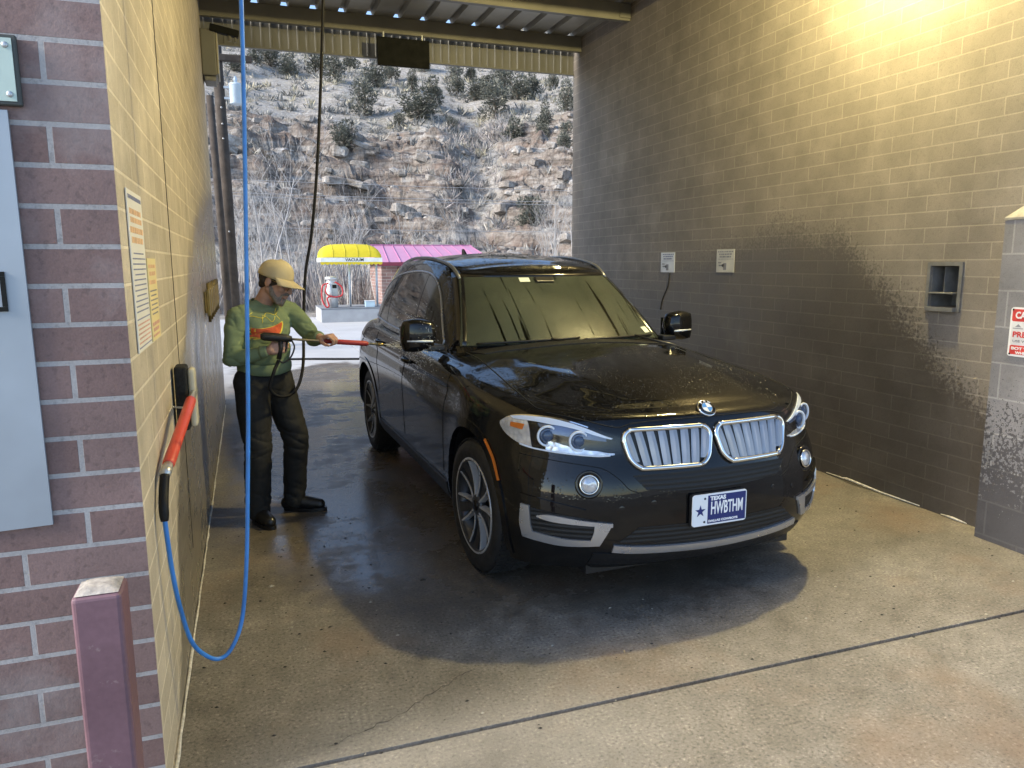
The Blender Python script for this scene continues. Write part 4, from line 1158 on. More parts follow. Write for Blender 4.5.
for ch, ang in (('B', 128), ('M', 90), ('W', 52)):
    o = text_mesh('letter', ch, .013, WH, em, bold=.0004)
    o.matrix_local = RM @ Matrix.Translation((.0302*math.cos(R(ang)), .0302*math.sin(R(ang)), .0088)) @ Matrix.Rotation(R(ang-90), 4, 'Z')

# headlights
HL_T = [(-.462, .872), (-.549, .902), (-.657, .938), (-.745, .951), (-.828, .947), (-.868, .928), (-.893, .892)]
HL_B = [(-.468, .795), (-.559, .785), (-.676, .789), (-.767, .796), (-.845, .810), (-.882, .845), (-.893, .892)]
REFL = NT('lamp_reflector'); c = REFL.coord(); v = REFL.new('TexVoronoi', feature='F1'); v.inputs['Scale'].default_value = 34; REFL.lk(c, v.inputs['Vector'])
REFL.base(REFL.ramp(v.outputs['Distance'], [(0, (.78, .79, .81)), (.7, (.55, .56, .58))])); REFL.setp(Metallic=.5, Roughness=.18); REFL.bump(v.outputs['Distance'], .35, .008); REFL = REFL.m
LENS = NT('lamp_cover'); gl = LENS.new('BsdfGlossy'); gl.inputs['Roughness'].default_value = .03; tr_ = LENS.new('BsdfTransparent'); mx = LENS.new('MixShader'); fz = LENS.new('LayerWeight'); fz.inputs[0].default_value = .12
bf = LENS.new('NewGeometry'); LENS.lk(LENS.math('MULTIPLY', LENS.math('MULTIPLY', fz.outputs['Fresnel'], .6), LENS.math('SUBTRACT', 1.0, bf.outputs['Backfacing'])), mx.inputs[0]); LENS.lk(tr_.outputs[0], mx.inputs[1]); LENS.lk(gl.outputs[0], mx.inputs[2]); LENS.lk(mx.outputs[0], LENS.out.inputs[0]); LENS = LENS.m
DRLM = plain('light_tube', (.72, .77, .84), .3, var=.05); PROJ = plain('projector_glass', (.05, .08, .14), .05, 0, var=.2)
INNER = plain('lamp_inner_blue', (.10, .13, .20), .2, .3, var=.2, scale=12); AMB = plain('amber', (.62, .16, .02), .3, var=.15)
for s_ in (-1, 1):
    f = (lambda P: P) if s_ < 0 else mir
    T_, B_ = f(HL_T), f(HL_B)
    h = patch('headlight', B_, T_, BLKG, car, 'front', 1, off=.002, thick=.02, n=40, m=12)
    # outer faceted side bowl
    def at(u, w):   # u along 0 inner..1 outer, w 0 bottom..1 top
        Bq, Tq = resamp(B_, 101), resamp(T_, 101); i = u*100; i0 = min(99, int(i)); fr = i-i0
        b_ = Bq[i0]+(Bq[i0+1]-Bq[i0])*fr; t_ = Tq[i0]+(Tq[i0+1]-Tq[i0])*fr; return tuple(b_+(t_-b_)*w)
    patch('side_reflector', [at(u, .03) for u in np.linspace(.72, .985, 9)], [at(u, .97) for u in np.linspace(.78, .985, 9)], REFL, h, 'front', 1, off=.0045, thick=.004, n=20, m=8)
    patch('floor_reflector', [at(u, .02) for u in np.linspace(.06, .62, 9)], [at(u, w) for u, w in zip(np.linspace(.06, .62, 9), (.10, .14, .2, .2, .2, .22, .26, .3, .34))], REFL, h, 'front', 1, off=.005, thick=.004, n=20, m=3)
    patch('upper_panel', [at(u, w) for u, w in zip(np.linspace(.14, .66, 9), (.62, .6, .58, .56, .55, .54, .54, .54, .54))], [at(u, .80) for u in np.linspace(.14, .70, 9)], INNER, h, 'front', 1, off=.0045, thick=.004, n=20, m=3)
    patch('brow_light', [at(u, w) for u, w in zip(np.linspace(.10, .86, 10), (.76, .77, .78, .80, .80, .80, .80, .82, .84, .86))], [at(u, w) for u, w in zip(np.linspace(.08, .88, 10), (.82, .86, .90, .92, .93, .94, .95, .95, .96, .97))], DRLM, h, 'front', 1, off=.009, thick=.006, n=24, m=2)
    patch('brow_grille', [at(u, .955) for u in np.linspace(.3, .9, 9)], [at(u, .995) for u in np.linspace(.3, .92, 9)], CHROME, h, 'front', 1, off=.0055, thick=.004, n=24, m=1)
    patch('amber_reflector', [at(u, .52) for u in (.80, .84, .88)], [at(u, .72) for u in (.79, .835, .88)], AMB, h, 'front', 1, off=.0065, thick=.004, n=6, m=2)
    for cu, cw, rad in ((.375, .46, .044), (.620, .46, .046)):
        a_, z_ = at(cu, cw); p, nr_ = cast(BODY_BVH, a_, z_, 'front'); nn = (nr_*.45+Vector((1, 0, 0))*.75).normalized()
        m = Matrix.Translation(p+nn*.003) @ nn.to_track_quat('Z', 'Y').to_matrix().to_4x4()
        b = MB(); b.lathe([(rad-.007, .004), (rad-.004, .012), (rad+.004, .012), (rad+.006, .003)], 32, 0, m, closed=True); rg_ = b.build('ring_light', DRLM, h)
        b = MB(); b.lathe([(rad-.008, .001), (rad-.012, .006), (rad-.02, .004)], 28, 0, m); b.build('bezel', INNER, rg_)
        b = MB(); b.lathe([(rad-.018, .004), (rad-.020, .011), (rad-.028, .016), (.001, .018)], 24, 0, m); b.build('projector', PROJ, rg_)
    trim('bright_edge', [at(u, .015) for u in np.linspace(.10, .80, 10)], .0042, DRLM, h, 'front', 1, .006, n=40)
    patch('cover', B_, T_, LENS, h, 'front', 1, off=.021, thick=.001, n=40, m=10)
# lower intakes
patch('upper_intake', [(-.37, .634), (-.2, .624), (0, .620), (.2, .624), (.37, .634)], [(-.43, .702), (-.2, .708), (0, .71), (.2, .708), (.43, .702)], MESH_BLK, car, 'front', 1, off=.0025, thick=.01, n=30, m=5)
patch('lower_intake', [(-.50, .392), (-.3, .378), (0, .372), (.3, .378), (.50, .392)], [(-.41, .462), (-.2, .462), (0, .462), (.2, .462), (.41, .462)], MESH_BLK, car, 'front', 1, off=.0025, thick=.01, n=30, m=5)
patch('skid_trim', [(-.525, .345), (-.34, .333), (0, .325), (.34, .333), (.525, .345)], [(-.52, .380), (-.34, .366), (0, .359), (.34, .366), (.52, .380)], SATIN, car, 'front', 1, off=.012, thick=.02, n=40, m=4)
patch('chin', [(-.60, .262), (0, .252), (.60, .262)], [(-.60, .335), (0, .330), (.60, .335)], BLK, car, 'front', 1, off=.006, thick=.012, n=30, m=4)
for s_ in (-1, 1):
    f = (lambda P: P) if s_ < 0 else mir
    si = patch('side_intake', f([(-.595, .402), (-.72, .400), (-.80, .403), (-.845, .41)]), f([(-.595, .500), (-.70, .513), (-.79, .526), (-.852, .536)]), MESH_BLK, car, 'front', 1, off=.003, thick=.01, n=20, m=6)
    U = [(-.842, .578), (-.852, .50), (-.838, .428), (-.76, .408), (-.66, .401), (-.575, .405)]
    def band(name, A, B2, off=.012): return patch(name, f(A), f(B2), SATIN, si, 'front', 1, off=off, thick=.016, n=16, m=3)
    band('trim_upright', [(-.868, .392), (-.879, .46), (-.876, .548)], [(-.836, .420), (-.845, .46), (-.850, .545)])
    band('trim_foot', [(-.868, .388), (-.736, .368), (-.580, .378)], [(-.838, .421), (-.72, .403), (-.605, .404)])
    band('trim_corner', [(-.580, .378), (-.556, .43), (-.530, .484)], [(-.618, .404), (-.608, .44), (-.605, .472)])
    band('trim_blade', [(-.530, .470), (-.65, .476), (-.765, .482), (-.822, .496)], [(-.530, .487), (-.66, .499), (-.775, .513), (-.824, .503)], .014)
    patch('bumper_ledge', f([(-.872, .566), (-.76, .556), (-.64, .542)]), f([(-.876, .596), (-.76, .574), (-.64, .548)]), PAINT, si, 'front', 1, off=.010, thick=.012, n=18, m=2)
    fx, fz_ = s_*.622, .664
    p, nr_ = cast(BODY_BVH, fx, fz_, 'front'); nn = (nr_*.7+Vector((1, 0, 0))*.4).normalized()
    m = Matrix.Translation(p-nn*.004) @ nn.to_track_quat('Z', 'Y').to_matrix().to_4x4()
    b = MB(); b.lathe([(.064, 0), (.066, .012), (.060, .016), (.050, .010)], 32, 0, m); fl = b.build('fog_light', BLKG, car)
    b = MB(); b.lathe([(.047, .011), (.047, .020), (.041, .024), (.038, .020)], 32, 0, m, closed=True); b.build('ring', CHROME, fl)
    b = MB(); b.lathe([(.039, .014), (.036, .020), (.02, .026), (.001, .028)], 24, 0, m); b.build('lens', REFL, fl)
    p, nr_ = cast(BODY_BVH, s_*.56, .545, 'front')
    for (a_, z_) in ((s_*.49, .555), (s_*.34, .335+.24)):
        p, nr_ = cast(BODY_BVH, a_, z_, 'front'); m = Matrix.Translation(p) @ nr_.to_track_quat('Z', 'Y').to_matrix().to_4x4()
        b = MB(); b.lathe([(.013, 0), (.013, .0015), (.011, .002)], 20, 0, m); b.build('parking_sensor', BLKG, car)

# number plate
pl = MB(); plc = cast(BODY_BVH, 0, .525, 'front')[0]
PMt = Matrix.Translation((plc.x+.016, -.012, .525)) @ Matrix.Rotation(R(90), 4, 'Z') @ Matrix.Rotation(R(90), 4, 'X') @ Matrix.Identity(4)
def rr2(hw, hh, r, n=5): return rrect(0, 0, hw, hh, r, n=n)
PW, PH = .1525, .0765
pl.prism(rr2(PW, PH, .014), .004, 0, PMt); plate = pl.build('number_plate', plain('plate_white', (.74, .77, .80), .35, var=.03), car)
NAVY = plain('plate_navy', (.011, .022, .135), .5, var=.05)
b = MB(); b.prism([(-.068, -PH+.008), (PW-.006, -PH+.008), (PW-.006, PH-.008), (-.068, PH-.008)], .0008, 0, PMt @ Matrix.Translation((0, 0, .0042))); b.build('blue_field', NAVY, plate)
def ptext(nm, s, size, x, y, width, mat, bold=0):
    o = text_mesh(nm, s, size, mat, plate, bold=bold, width=width); o.matrix_local = PMt @ Matrix.Translation((x, y, .0056)); return o
PWH = plain('plate_letter_white', (.80, .82, .84), .35, var=.02)
ptext('state_name', 'TEXAS', .026, -.012, .052, .088, PWH, .0014)
o = ptext('number', 'HWBTHM', .078, .040, .002, .180, PWH, .0012)
for v in o.data.vertices: v.co.y *= 1.12
ptext('motto', 'DALLAS COWBOYS', .0145, .020, -.057, .165, PWH, .0006)
b = MB(); st_ = []
for k in range(10):
    a = R(90+36*k); r_ = .030 if k % 2 == 0 else .0115; st_.append((-.109+r_*math.cos(a), -.004+r_*math.sin(a)))
b.prism(st_, .001, 0, PMt @ Matrix.Translation((0, 0, .0043))); b.build('star', NAVY, plate)
for sx_, sy_ in ((-.085, .055), (-.085, -.058)):
    b = MB(); b.lathe([(.0055, .0042), (.005, .0062), (.002, .0066)], 14, 0, PMt @ Matrix.Translation((sx_, sy_, 0))); b.build('screw', BLK, plate)
b = MB(); b.prism(rr2(PW+.004, PH+.004, .015), .016, 0, PMt @ Matrix.Translation((0, 0, -.0165))); b.build('plate_holder', BLK, car)

# glass: windscreen and side windows lie on the cabin
def cab_screen(name, rows, mat, parent, off=.003, thick=.005, n=36, m=14):
    """rows: (x at centre ignored) list of (half width, u) with u height fraction; cast horizontally from the front"""
    fr, bk_ = [], []
    for j in range(m+1):
        u = j/m; z = rows[0][1]+(rows[1][1]-rows[0][1])*u; hw = rows[0][0]+(rows[1][0]-rows[0][0])*u
        for i in range(n):
            y = -hw+2*hw*i/(n-1); zz = z-.006*(y/hw)**2*(1-u*.4)-(.012*(abs(y)/hw)**6)
            h = CAB_BVH.ray_cast(Vector((2, y, zz)), Vector((-1, 0, 0))); p, q = h[0], h[1]
            if q.x < 0: q = -q
            fr.append(p+q*off); bk_.append(p+q*(off-thick))
    k = len(fr); F = []
    for j in range(m):
        for i in range(n-1):
            a = j*n+i; F.append((a, a+1, a+n+1, a+n)); F.append((k+a, k+a+n, k+a+n+1, k+a+1))
    rim = list(range(n))+[j*n+n-1 for j in range(1, m+1)]+[m*n+i for i in range(n-2, -1, -1)]+[j*n for j in range(m-1, 0, -1)]
    for a, b_ in zip(rim, rim[1:]+rim[:1]): F.append((a, k+a, k+b_, b_))
    mb = MB(); mb.add(fr+bk_, F, 0, True); o = mb.build(name, mat, parent, weld=True)
    try: o.data.set_sharp_from_angle(angle=R(50))
    except Exception: pass
    return o
frame_ = None
ws = cab_screen('windscreen', [(.732, 1.158), (.570, 1.597)], WIND, car, off=.006)
# open the shell behind the windscreen and furnish what shows through it
bm = bmesh.new(); bm.from_mesh(cabin.data); kill = []
for f_ in bm.faces:
    c_ = f_.calc_center_median()
    if f_.normal.x > .25 and 1.165 < c_.z < 1.585 and abs(c_.y) < .725-.155*(c_.z-1.158)/.44: kill.append(f_)
bmesh.ops.delete(bm, geom=kill, context='FACES'); bm.to_mesh(cabin.data); bm.free()
bnd = []
for u in np.linspace(0, 1, 14): bnd.append((.748-.162*u, 1.150+.455*u))
for sg_ in (1, -1):
    vs, fs = [], []
    for hw, z in bnd:
        for dy in (-.050, .012):
            yy = sg_*(hw+dy); h = CAB_BVH.ray_cast(Vector((2, yy, z-.006)), Vector((-1, 0, 0))); q = h[1] if h[1].x > 0 else -h[1]; vs.append(h[0]+q*.0045)
    fs = [(2*i, 2*i+1, 2*i+3, 2*i+2) for i in range(len(bnd)-1)]
    mb = MB(); mb.add(vs, fs, 0, True); wf = mb.build('windscreen_edge', BLKG, car); sm_ = wf.modifiers.new('s', 'SOLIDIFY'); sm_.thickness = .006; sm_.offset = 0; apply_mods(wf)
for z0, z1, hw0, hw1 in ((1.570, 1.612, .585, .575),):
    vs = []
    for z, hw in ((z0, hw0), (z1, hw1)):
        for y in np.linspace(-hw, hw, 30):
            h = CAB_BVH.ray_cast(Vector((2, y, z)), Vector((-1, 0, 0))); q = h[1] if h[1].x > 0 else -h[1]; vs.append(h[0]+q*.0045)
    mb = MB(); mb.add(vs, [(i, i+1, 31+i, 30+i) for i in range(29)], 0, True); wf = mb.build('windscreen_band', BLKG, car); sm_ = wf.modifiers.new('s', 'SOLIDIFY'); sm_.thickness = .006; sm_.offset = 0; apply_mods(wf)
SEAT = plain('seat_leather', (.055, .05, .042), .6, var=.2, scale=8); DASH = plain('dash_black', (.022, .022, .021), .7, var=.2)
for sy in (-.37, .37):
    b = MB(); b.bevbox((-1.98, sy-.25, .95), (-1.84, sy+.25, 1.40), .05, seg=3); st_o = b.build('seat', SEAT, car)
    b = MB(); b.bevbox((-1.97, sy-.13, 1.43), (-1.87, sy+.13, 1.585), .04, seg=3); b.build('headrest', SEAT, st_o)
b = MB(); b.bevbox((-2.75, -.62, 1.0), (-2.62, .62, 1.44), .06, seg=3); b.build('rear_seat', SEAT, car)
b = MB(); b.bevbox((-1.22, -.70, 1.06), (-.80, .70, 1.172), .03, seg=3); b.build('dashboard', DASH, car)
b = MB(); SWm = Matrix.Translation((-1.33, .37, 1.16)) @ Matrix.Rotation(R(-62), 4, 'Y')
b.tube([SWm @ Vector((.19*math.cos(a), .19*math.sin(a), 0)) for a in np.linspace(0, 2*math.pi, 40)], .015, 8); b.tube([SWm @ Vector((0, -.18, 0)), SWm @ Vector((0, 0, -.02)), SWm @ Vector((0, .18, 0))], [.018, .04, .018], 8); b.build('steering_wheel', DASH, car)
b = MB(); b.bevbox((-1.42, -.12, 1.475), (-1.39, .12, 1.535), .012, seg=2); b.build('rear_view_mirror', DASH, car)
def wpt(y, z, off=.008):
    h = CAB_BVH.ray_cast(Vector((2, y, z)), Vector((-1, 0, 0))); q = h[1] if h[1].x > 0 else -h[1]; return h[0]+q*off, q
p, q = wpt(-.02, 1.545); b = MB()
b.bevbox((-.03, -.07, -.004), (.03, .07, .012), .008, 0, Matrix.Translation(p) @ q.to_track_quat('Z', 'Y').to_matrix().to_4x4() @ Matrix.Rotation(R(90), 4, 'Z')); 
b.build('sensor_pod', BLK, ws)
for (y_, z_, w_, h_, nm) in ((-.165, 1.548, .075, .05, 'toll_tag'), (.615, 1.200, .07, .055, 'sticker')):
    p, q = wpt(y_, z_, .0085); b = MB(); b.box((-h_/1, -w_, -.0006), (h_/1, w_, .0008), 0, Matrix.Translation(p) @ q.to_track_quat('Z', 'Y').to_matrix().to_4x4() @ Matrix.Rotation(R(90), 4, 'Z') @ Matrix.Scale(.5, 4)); b.build(nm, plain(nm, (.66, .72, .64), .5, var=.1), ws)
# wipers
for (A, B2) in (((-.64, 1.166), (.02, 1.176)), ((.05, 1.166), (.64, 1.176))):
    P = [wpt(A[0]+(B2[0]-A[0])*u, A[1]+(B2[1]-A[1])*u-.018*((A[0]+(B2[0]-A[0])*u)/.69)**2, .016)[0] for u in np.linspace(0, 1, 14)]
    b = MB(); b.tube(P, .007, 6); wp_ = b.build('wiper', BLK, car)
    b = MB(); e = P[9]; b.tube([e+Vector((.0, 0, .006)), e+Vector((.12, (.25 if A[0] < 0 else .22), -.055)), e+Vector((.15, (.32 if A[0] < 0 else .28), -.085))], [.007, .010, .012], 6); b.build('arm', BLK, wp_)
patch('cowl', [(-.56, -.66), (-.50, -.33), (-.48, 0), (-.50, .33), (-.56, .66)], [(-.74, -.70), (-.66, -.35), (-.63, 0), (-.66, .35), (-.74, .70)], BLK, car, 'top', 1, off=.004, thick=.01, n=30, m=5)

DLO_T = [(-1.02, 1.165), (-1.19, 1.305), (-1.40, 1.455), (-1.66, 1.568), (-1.95, 1.604), (-2.3, 1.602), (-2.65, 1.577), (-2.92, 1.527), (-3.15, 1.435), (-3.30, 1.315), (-3.335, 1.24)]
DLO_B = [(-1.02, 1.130), (-1.2, 1.125), (-1.4, 1.127), (-1.7, 1.135), (-2.1, 1.147), (-2.5, 1.162), (-2.8, 1.178), (-3.1, 1.196), (-3.26, 1.208), (-3.335, 1.225)]
def dlo(x):
    Tq, Bq = spline(DLO_T, 200), spline(DLO_B, 200)
    return (float(np.interp(-x, -Bq[:, 0], Bq[:, 1])), float(np.interp(-x, -Tq[:, 0], Tq[:, 1])))
for s_ in (-1, 1):
    for nm, xa, xb, xat, xbt in (('window', -1.03, -1.735, -1.03, -1.80), ('window', -1.80, -2.62, -1.865, -2.72), ('quarter_window', -2.68, -3.31, -2.775, -3.31)):
        xsB, xsT = np.linspace(xa, xb, 16), np.linspace(xat, xbt, 16)
        patch(nm, [(x, dlo(x)[0]+.012) for x in xsB], [(x, dlo(x)[1]-.012) for x in xsT], GLASS, car, 'side', s_, CAB_BVH, off=.004, thick=.006, n=30, m=8)
    for xa, xat, w_ in ((-1.767, -1.832, .06), (-2.65, -2.748, .05)):
        patch('pillar_trim', [(xa-w_/2, dlo(xa)[0]+.01), (xa+w_/2, dlo(xa)[0]+.01)], [(xat-w_/2, dlo(xat)[1]-.01), (xat+w_/2, dlo(xat)[1]-.01)], BLKG, car, 'side', s_, CAB_BVH, off=.0055, thick=.006, n=4, m=10)
    loop = [tuple(q) for q in spline(DLO_T, 40)]+[tuple(q) for q in spline(DLO_B, 36)][::-1]
    trim('window_trim', loop, .0075, SATIN, car, 'side', s_, .003, CAB_BVH, n=160, smooth=False, closed=True)
    # roof rail
    P = []
    for u in np.linspace(0, 1, 30):
        x = -1.33-2.0*u; h = CAB_BVH.ray_cast(Vector((x, s_*(.590-.07*(u-.35)**2*2-.01*u), 3)), Vector((0, 0, -1))); e = min(1, u/.08, (1-u)/.08)
        P.append(h[0]+Vector((0, 0, .002+.013*e**.6)))
    b = MB(); b.tube(P, .0125, 8); b.build('roof_rail', RAIL, car)
    # mirror
    mm = MB(); bm = bmesh.new(); bmesh.ops.create_cube(bm, size=1); bmesh.ops.subdivide_edges(bm, edges=list(bm.edges), cuts=5, use_grid_fill=True)
    for v in bm.verts:
        c_ = v.co*2; n_ = Vector((math.copysign(abs(c_.x)**1.0, c_.x), c_.y, c_.z)); L4 = (abs(c_.x)**4+abs(c_.y)**4+abs(c_.z)**4)**.25; L2 = c_.length
        k_ = max(abs(c_.x), abs(c_.y), abs(c_.z)); sph = c_/L2*k_; q_ = c_.lerp(sph, .62)
        x, y, z = q_.x*.07, q_.y*.117, q_.z*.106
        z += -.018*(q_.y if True else 0)*(1 if z < 0 else -.4)
        x -= .03*max(0, -q_.y)
        v.co = Vector((x, y, z))
    for v in bm.verts: v.co = Vector((-.945+v.co.x-.03*(v.co.y/.135), s_*(.975+v.co.y), 1.215+v.co.z))
    if s_ < 0: bmesh.ops.reverse_faces(bm, faces=bm.faces)
    bmesh.ops.recalc_face_normals(bm, faces=bm.faces)
    mm.bm(bm, 0, None, True); mo = mm.build('mirror', PAINT, car)
    b = MB(); b.bevbox((-.985, s_*.815 if s_ > 0 else -.93, 1.112), (-.89, .93 if s_ > 0 else -.815, 1.15), .01); b.build('arm', BLK, mo)
    b = MB(); b.tube([(-.874, s_*.90, 1.18), (-.880, s_*.98, 1.182), (-.905, s_*1.06, 1.183)], [.006, .008, .005], 6); b.build('turn_signal', DRLM, mo)
    b = MB(); b.bevbox((-1.035, s_*.98-.10, 1.14), (-1.022, s_*.98+.08, 1.27), .004); b.build('mirror_glass', GLASS, mo)
    # handles
    for hx, hz in ((-1.46, .995), (-2.40, 1.035)):
        p, nr_ = cast(BODY_BVH, hx, hz, 'side', s_)
        b = MB(); b.tube([p+Vector((.115, 0, -.004)), p+Vector((.09, s_*.028, 0)), p+Vector((0, s_*.036, .003)), p+Vector((-.09, s_*.028, .003)), p+Vector((-.115, 0, 0))], [.013, .016, .015, .016, .013], 8); b.build('door_handle', PAINT, car)
    # wheel arch lips
    for ax_ in (0, -2.933):
        A, B2 = [], []
        for k in range(29):
            a = R(-14+208*k/28); A.append((ax_+.430*math.cos(a), .372+.430*math.sin(a))); B2.append((ax_+.474*math.cos(a), .372+.474*math.sin(a)))
        patch('arch_lip', A, B2, BLKG, car, 'side', s_, off=.007, thick=.03, n=48, m=3)
        b = MB(); m = Matrix.Translation((ax_, s_*.60, .372)) @ Matrix.Rotation(R(-90*s_), 4, 'X')
        b.lathe([(.3, .004), (.400, .006), (.398, .22)], 40, 0, m); 
    patch('side_sill', [(-.47, .262), (-1.4, .272), (-2.45, .282)], [(-.47, .372), (-1.4, .360), (-2.45, .385)], BLK, car, 'side', s_, off=.012, thick=.025, n=40, m=4)
    patch('side_marker', [(.398, .618), (.330, .708), (.225, .782)], [(.412, .622), (.343, .716), (.236, .793)], AMB, car, 'side', s_, off=.010, thick=.006, n=16, m=2)
b = MB(); b.add([(-2.93, .012, 1.73), (-3.06, .012, 1.73), (-3.06, -.012, 1.73), (-2.93, -.012, 1.73), (-3.03, .004, 1.80), (-3.08, .004, 1.80), (-3.08, -.004, 1.80), (-3.03, -.004, 1.80)], [(3, 2, 1, 0), (4, 5, 6, 7), (0, 1, 5, 4), (1, 2, 6, 5), (2, 3, 7, 6), (3, 0, 4, 7)]); b.build('antenna_fin', BLKG, car)
# rear lamps and plain tailgate glass (seen only from another side)
for s_ in (-1, 1):
    b = MB(); P = []
    patch('tail_light', [(-3.50, .93), (-3.66, .95), (-3.72, .97)], [(-3.45, 1.03), (-3.6, 1.055), (-3.68, 1.06)], plain('tail_red', (.25, .01, .012), .15), car, 'side', s_, off=.006, thick=.012, n=14, m=3)
# wheels
SPK = plain('spoke_grey', (.055, .056, .06), .35, .5, var=.2); EDGE = plain('spoke_bright', (.60, .60, .61), .3, .5, var=.08)
def wheel(x, s_, steer=0.0):
    w = empty('wheel', (x, s_*.815, .369)); w.parent = car
    w.rotation_euler = (0, R(random.uniform(0, 70)) if False else R(17), steer)
    Wm = Matrix.Rotation(R(-90*s_), 4, 'X')
    prof = [(.255, -.118), (.300, -.128), (.345, -.118), (.364, -.095), (.369, -.05), (.3695, 0), (.369, .05), (.364, .095), (.345, .118), (.300, .128), (.262, .119), (.252, .105)]
    b = MB(); b.lathe(prof, 64, 0, Wm, cap=False)
    for k in range(72):       # tread blocks
        a = 2*math.pi*k/72
        for h0, h1, da in ((-.108, -.062, 0), (-.052, -.006, .5), (.006, .052, 0), (.062, .108, .5)):
            aa = a+da*2*math.pi/72; mm_ = Wm @ Matrix.Rotation(aa, 4, 'Z')
            b.box((.366-.004*(abs(h0+h1) > .1), -.011, h0), (.3735-.005*(abs(h0+h1) > .1), .011, h1), 0, mm_)
    b.build('tyre', TYRE, w)
    b = MB(); b.lathe([(.252, -.11), (.246, -.10), (.225, 0), (.232, .09), (.245, .104), (.254, .114), (.262, .117), (.262, .122), (.250, .122), (.240, .112)], 64, 0, Wm, cap=False); b.build('rim', SPK, w)
    b = MB(); b.lathe([(.2435, .1128), (.2505, .1225), (.2615, .1225), (.2625, .1185)], 64, 0, Wm, cap=False); b.build('rim_edge', EDGE, w)
    b = MB(); b.lathe([(.17, .0), (.17, .02), (.05, .03)], 40, 0, Wm); b.build('brake_disc', plain('disc_steel', (.12, .12, .125), .4, .7) if 'disc_steel' not in bpy.data.materials else bpy.data.materials['disc_steel'], w)
    sp_, ed = MB(), MB()
    for k in range(5):
        rot = Wm @ Matrix.Rotation(2*math.pi*k/5, 4, 'Z')
        # dark centre wedge of the double spoke, dished
        n = 7
        for (a0, a1, w0, w1, mbx, top) in ((0, 0, .016, .030, sp_, .094), ):
            vs = []
            for i in range(n):
                u = i/(n-1); r_ = .045+.200*u; hw = w0+(w1-w0)*u; zz = top+.020*u**1.6-.012*math.sin(math.pi*u)
                vs += [(r_, -hw, zz-.035), (r_, -hw, zz), (r_, hw, zz), (r_, hw, zz-.035)]
            fs = []
            for i in range(n-1):
                for j in range(4): fs.append((i*4+j, i*4+(j+1) % 4, (i+1)*4+(j+1) % 4, (i+1)*4+j))
            fs += [(3, 2, 1, 0), tuple(4*(n-1)+j for j in range(4))]
            sp_.add([rot @ Vector(v) for v in vs], fs)
        for sg_ in (-1, 1):
            vs = []; 
            for i in range(n):
                u = i/(n-1); r_ = .05+.197*u; yc = sg_*(.021+.062*u**1.15); hw = .006-.001*u; zz = .104+.016*u**1.6-.010*math.sin(math.pi*u)
                vs += [(r_, yc-hw, zz-.035), (r_, yc-hw, zz), (r_, yc+hw, zz), (r_, yc+hw, zz-.035)]
            fs = []
            for i in range(n-1):
                for j in range(4): fs.append((i*4+j, i*4+(j+1) % 4, (i+1)*4+(j+1) % 4, (i+1)*4+j))
            fs += [(3, 2, 1, 0), tuple(4*(n-1)+j for j in range(4))]
            ed.add([rot @ Vector(v) for v in vs], fs)
            vs2 = [(v[0], v[1]-sg_*.009, v[2]-.004) for v in vs]
            sp_.add([rot @ Vector(v) for v in vs2], fs)
    sp_.build('spokes', SPK, w); ed.build('spoke_edges', EDGE, w)
    b = MB(); b.lathe([(.060, .07), (.062, .098), (.052, .104), (.035, .105)], 32, 0, Wm); b.build('hub', SPK, w)
    b = MB(); b.lathe([(.033, .104), (.033, .1085), (.029, .111), (.001, .112)], 28, 0, Wm); b.build('hub_cap', BLKG, w)
    return w
for x in (0, -2.933):
    for s_ in (-1, 1): wheel(x, s_, R(3) if x == 0 else 0)
# underside so that no light shows through
b = MB(); b.box((-3.7, -.60, .20), (.70, .60, .34)); b.build('underbody', BLK, car)

# water standing in beads on the hood, roof and mirror caps
t = NT('water_bead'); t.setp(Roughness=.04); t.p.inputs['Base Color'].default_value = (.012, .013, .014, 1); t.p.inputs['IOR'].default_value = 1.6
b = MB(); rg = random.Random(77)
def beads(bvh, n, x0, x1, y0, y1, rlo, rhi, seed):
    k = 0
    for _ in range(n*3):
        if k >= n: break
        x, y = rg.uniform(x0, x1), rg.uniform(y0, y1)
        if vnoise(np.array([x*4.2]), np.array([y*4.2]), 0, seed)[0]+.5*vnoise(np.array([x*13]), np.array([y*13]), 0, seed+1)[0] < .80: continue
        h = bvh.ray_cast(Vector((x, y, 3)), Vector((0, 0, -1)))
        if h[0] is None or h[1].z < .25: continue
        k += 1; p, n_ = h[0], h[1]; r = rg.uniform(rlo, rhi)*(1 if rg.random() < .93 else 1.8); u = n_.orthogonal().normalized(); w = n_.cross(u)
        vs = [p+(u*math.cos(q)+w*math.sin(q))*r for q in np.arange(6)*math.pi/3]+[p+(u*math.cos(q)+w*math.sin(q))*r*.62+n_*r*.42 for q in np.arange(6)*math.pi/3]+[p+n_*r*.55]
        b.add(vs, [(i, (i+1) % 6, 6+(i+1) % 6, 6+i) for i in range(6)]+[(6+i, 6+(i+1) % 6, 12) for i in range(6)], 0, True)
beads(BODY_BVH, 2300, -.45, .74, -.78, .78, .0012, .0030, 3)
beads(CAB_BVH, 900, -2.3, -1.2, -.60, .60, .0015, .0034, 5)
o = b.build('water_beads', t.m, car); o['kind'] = 'stuff'

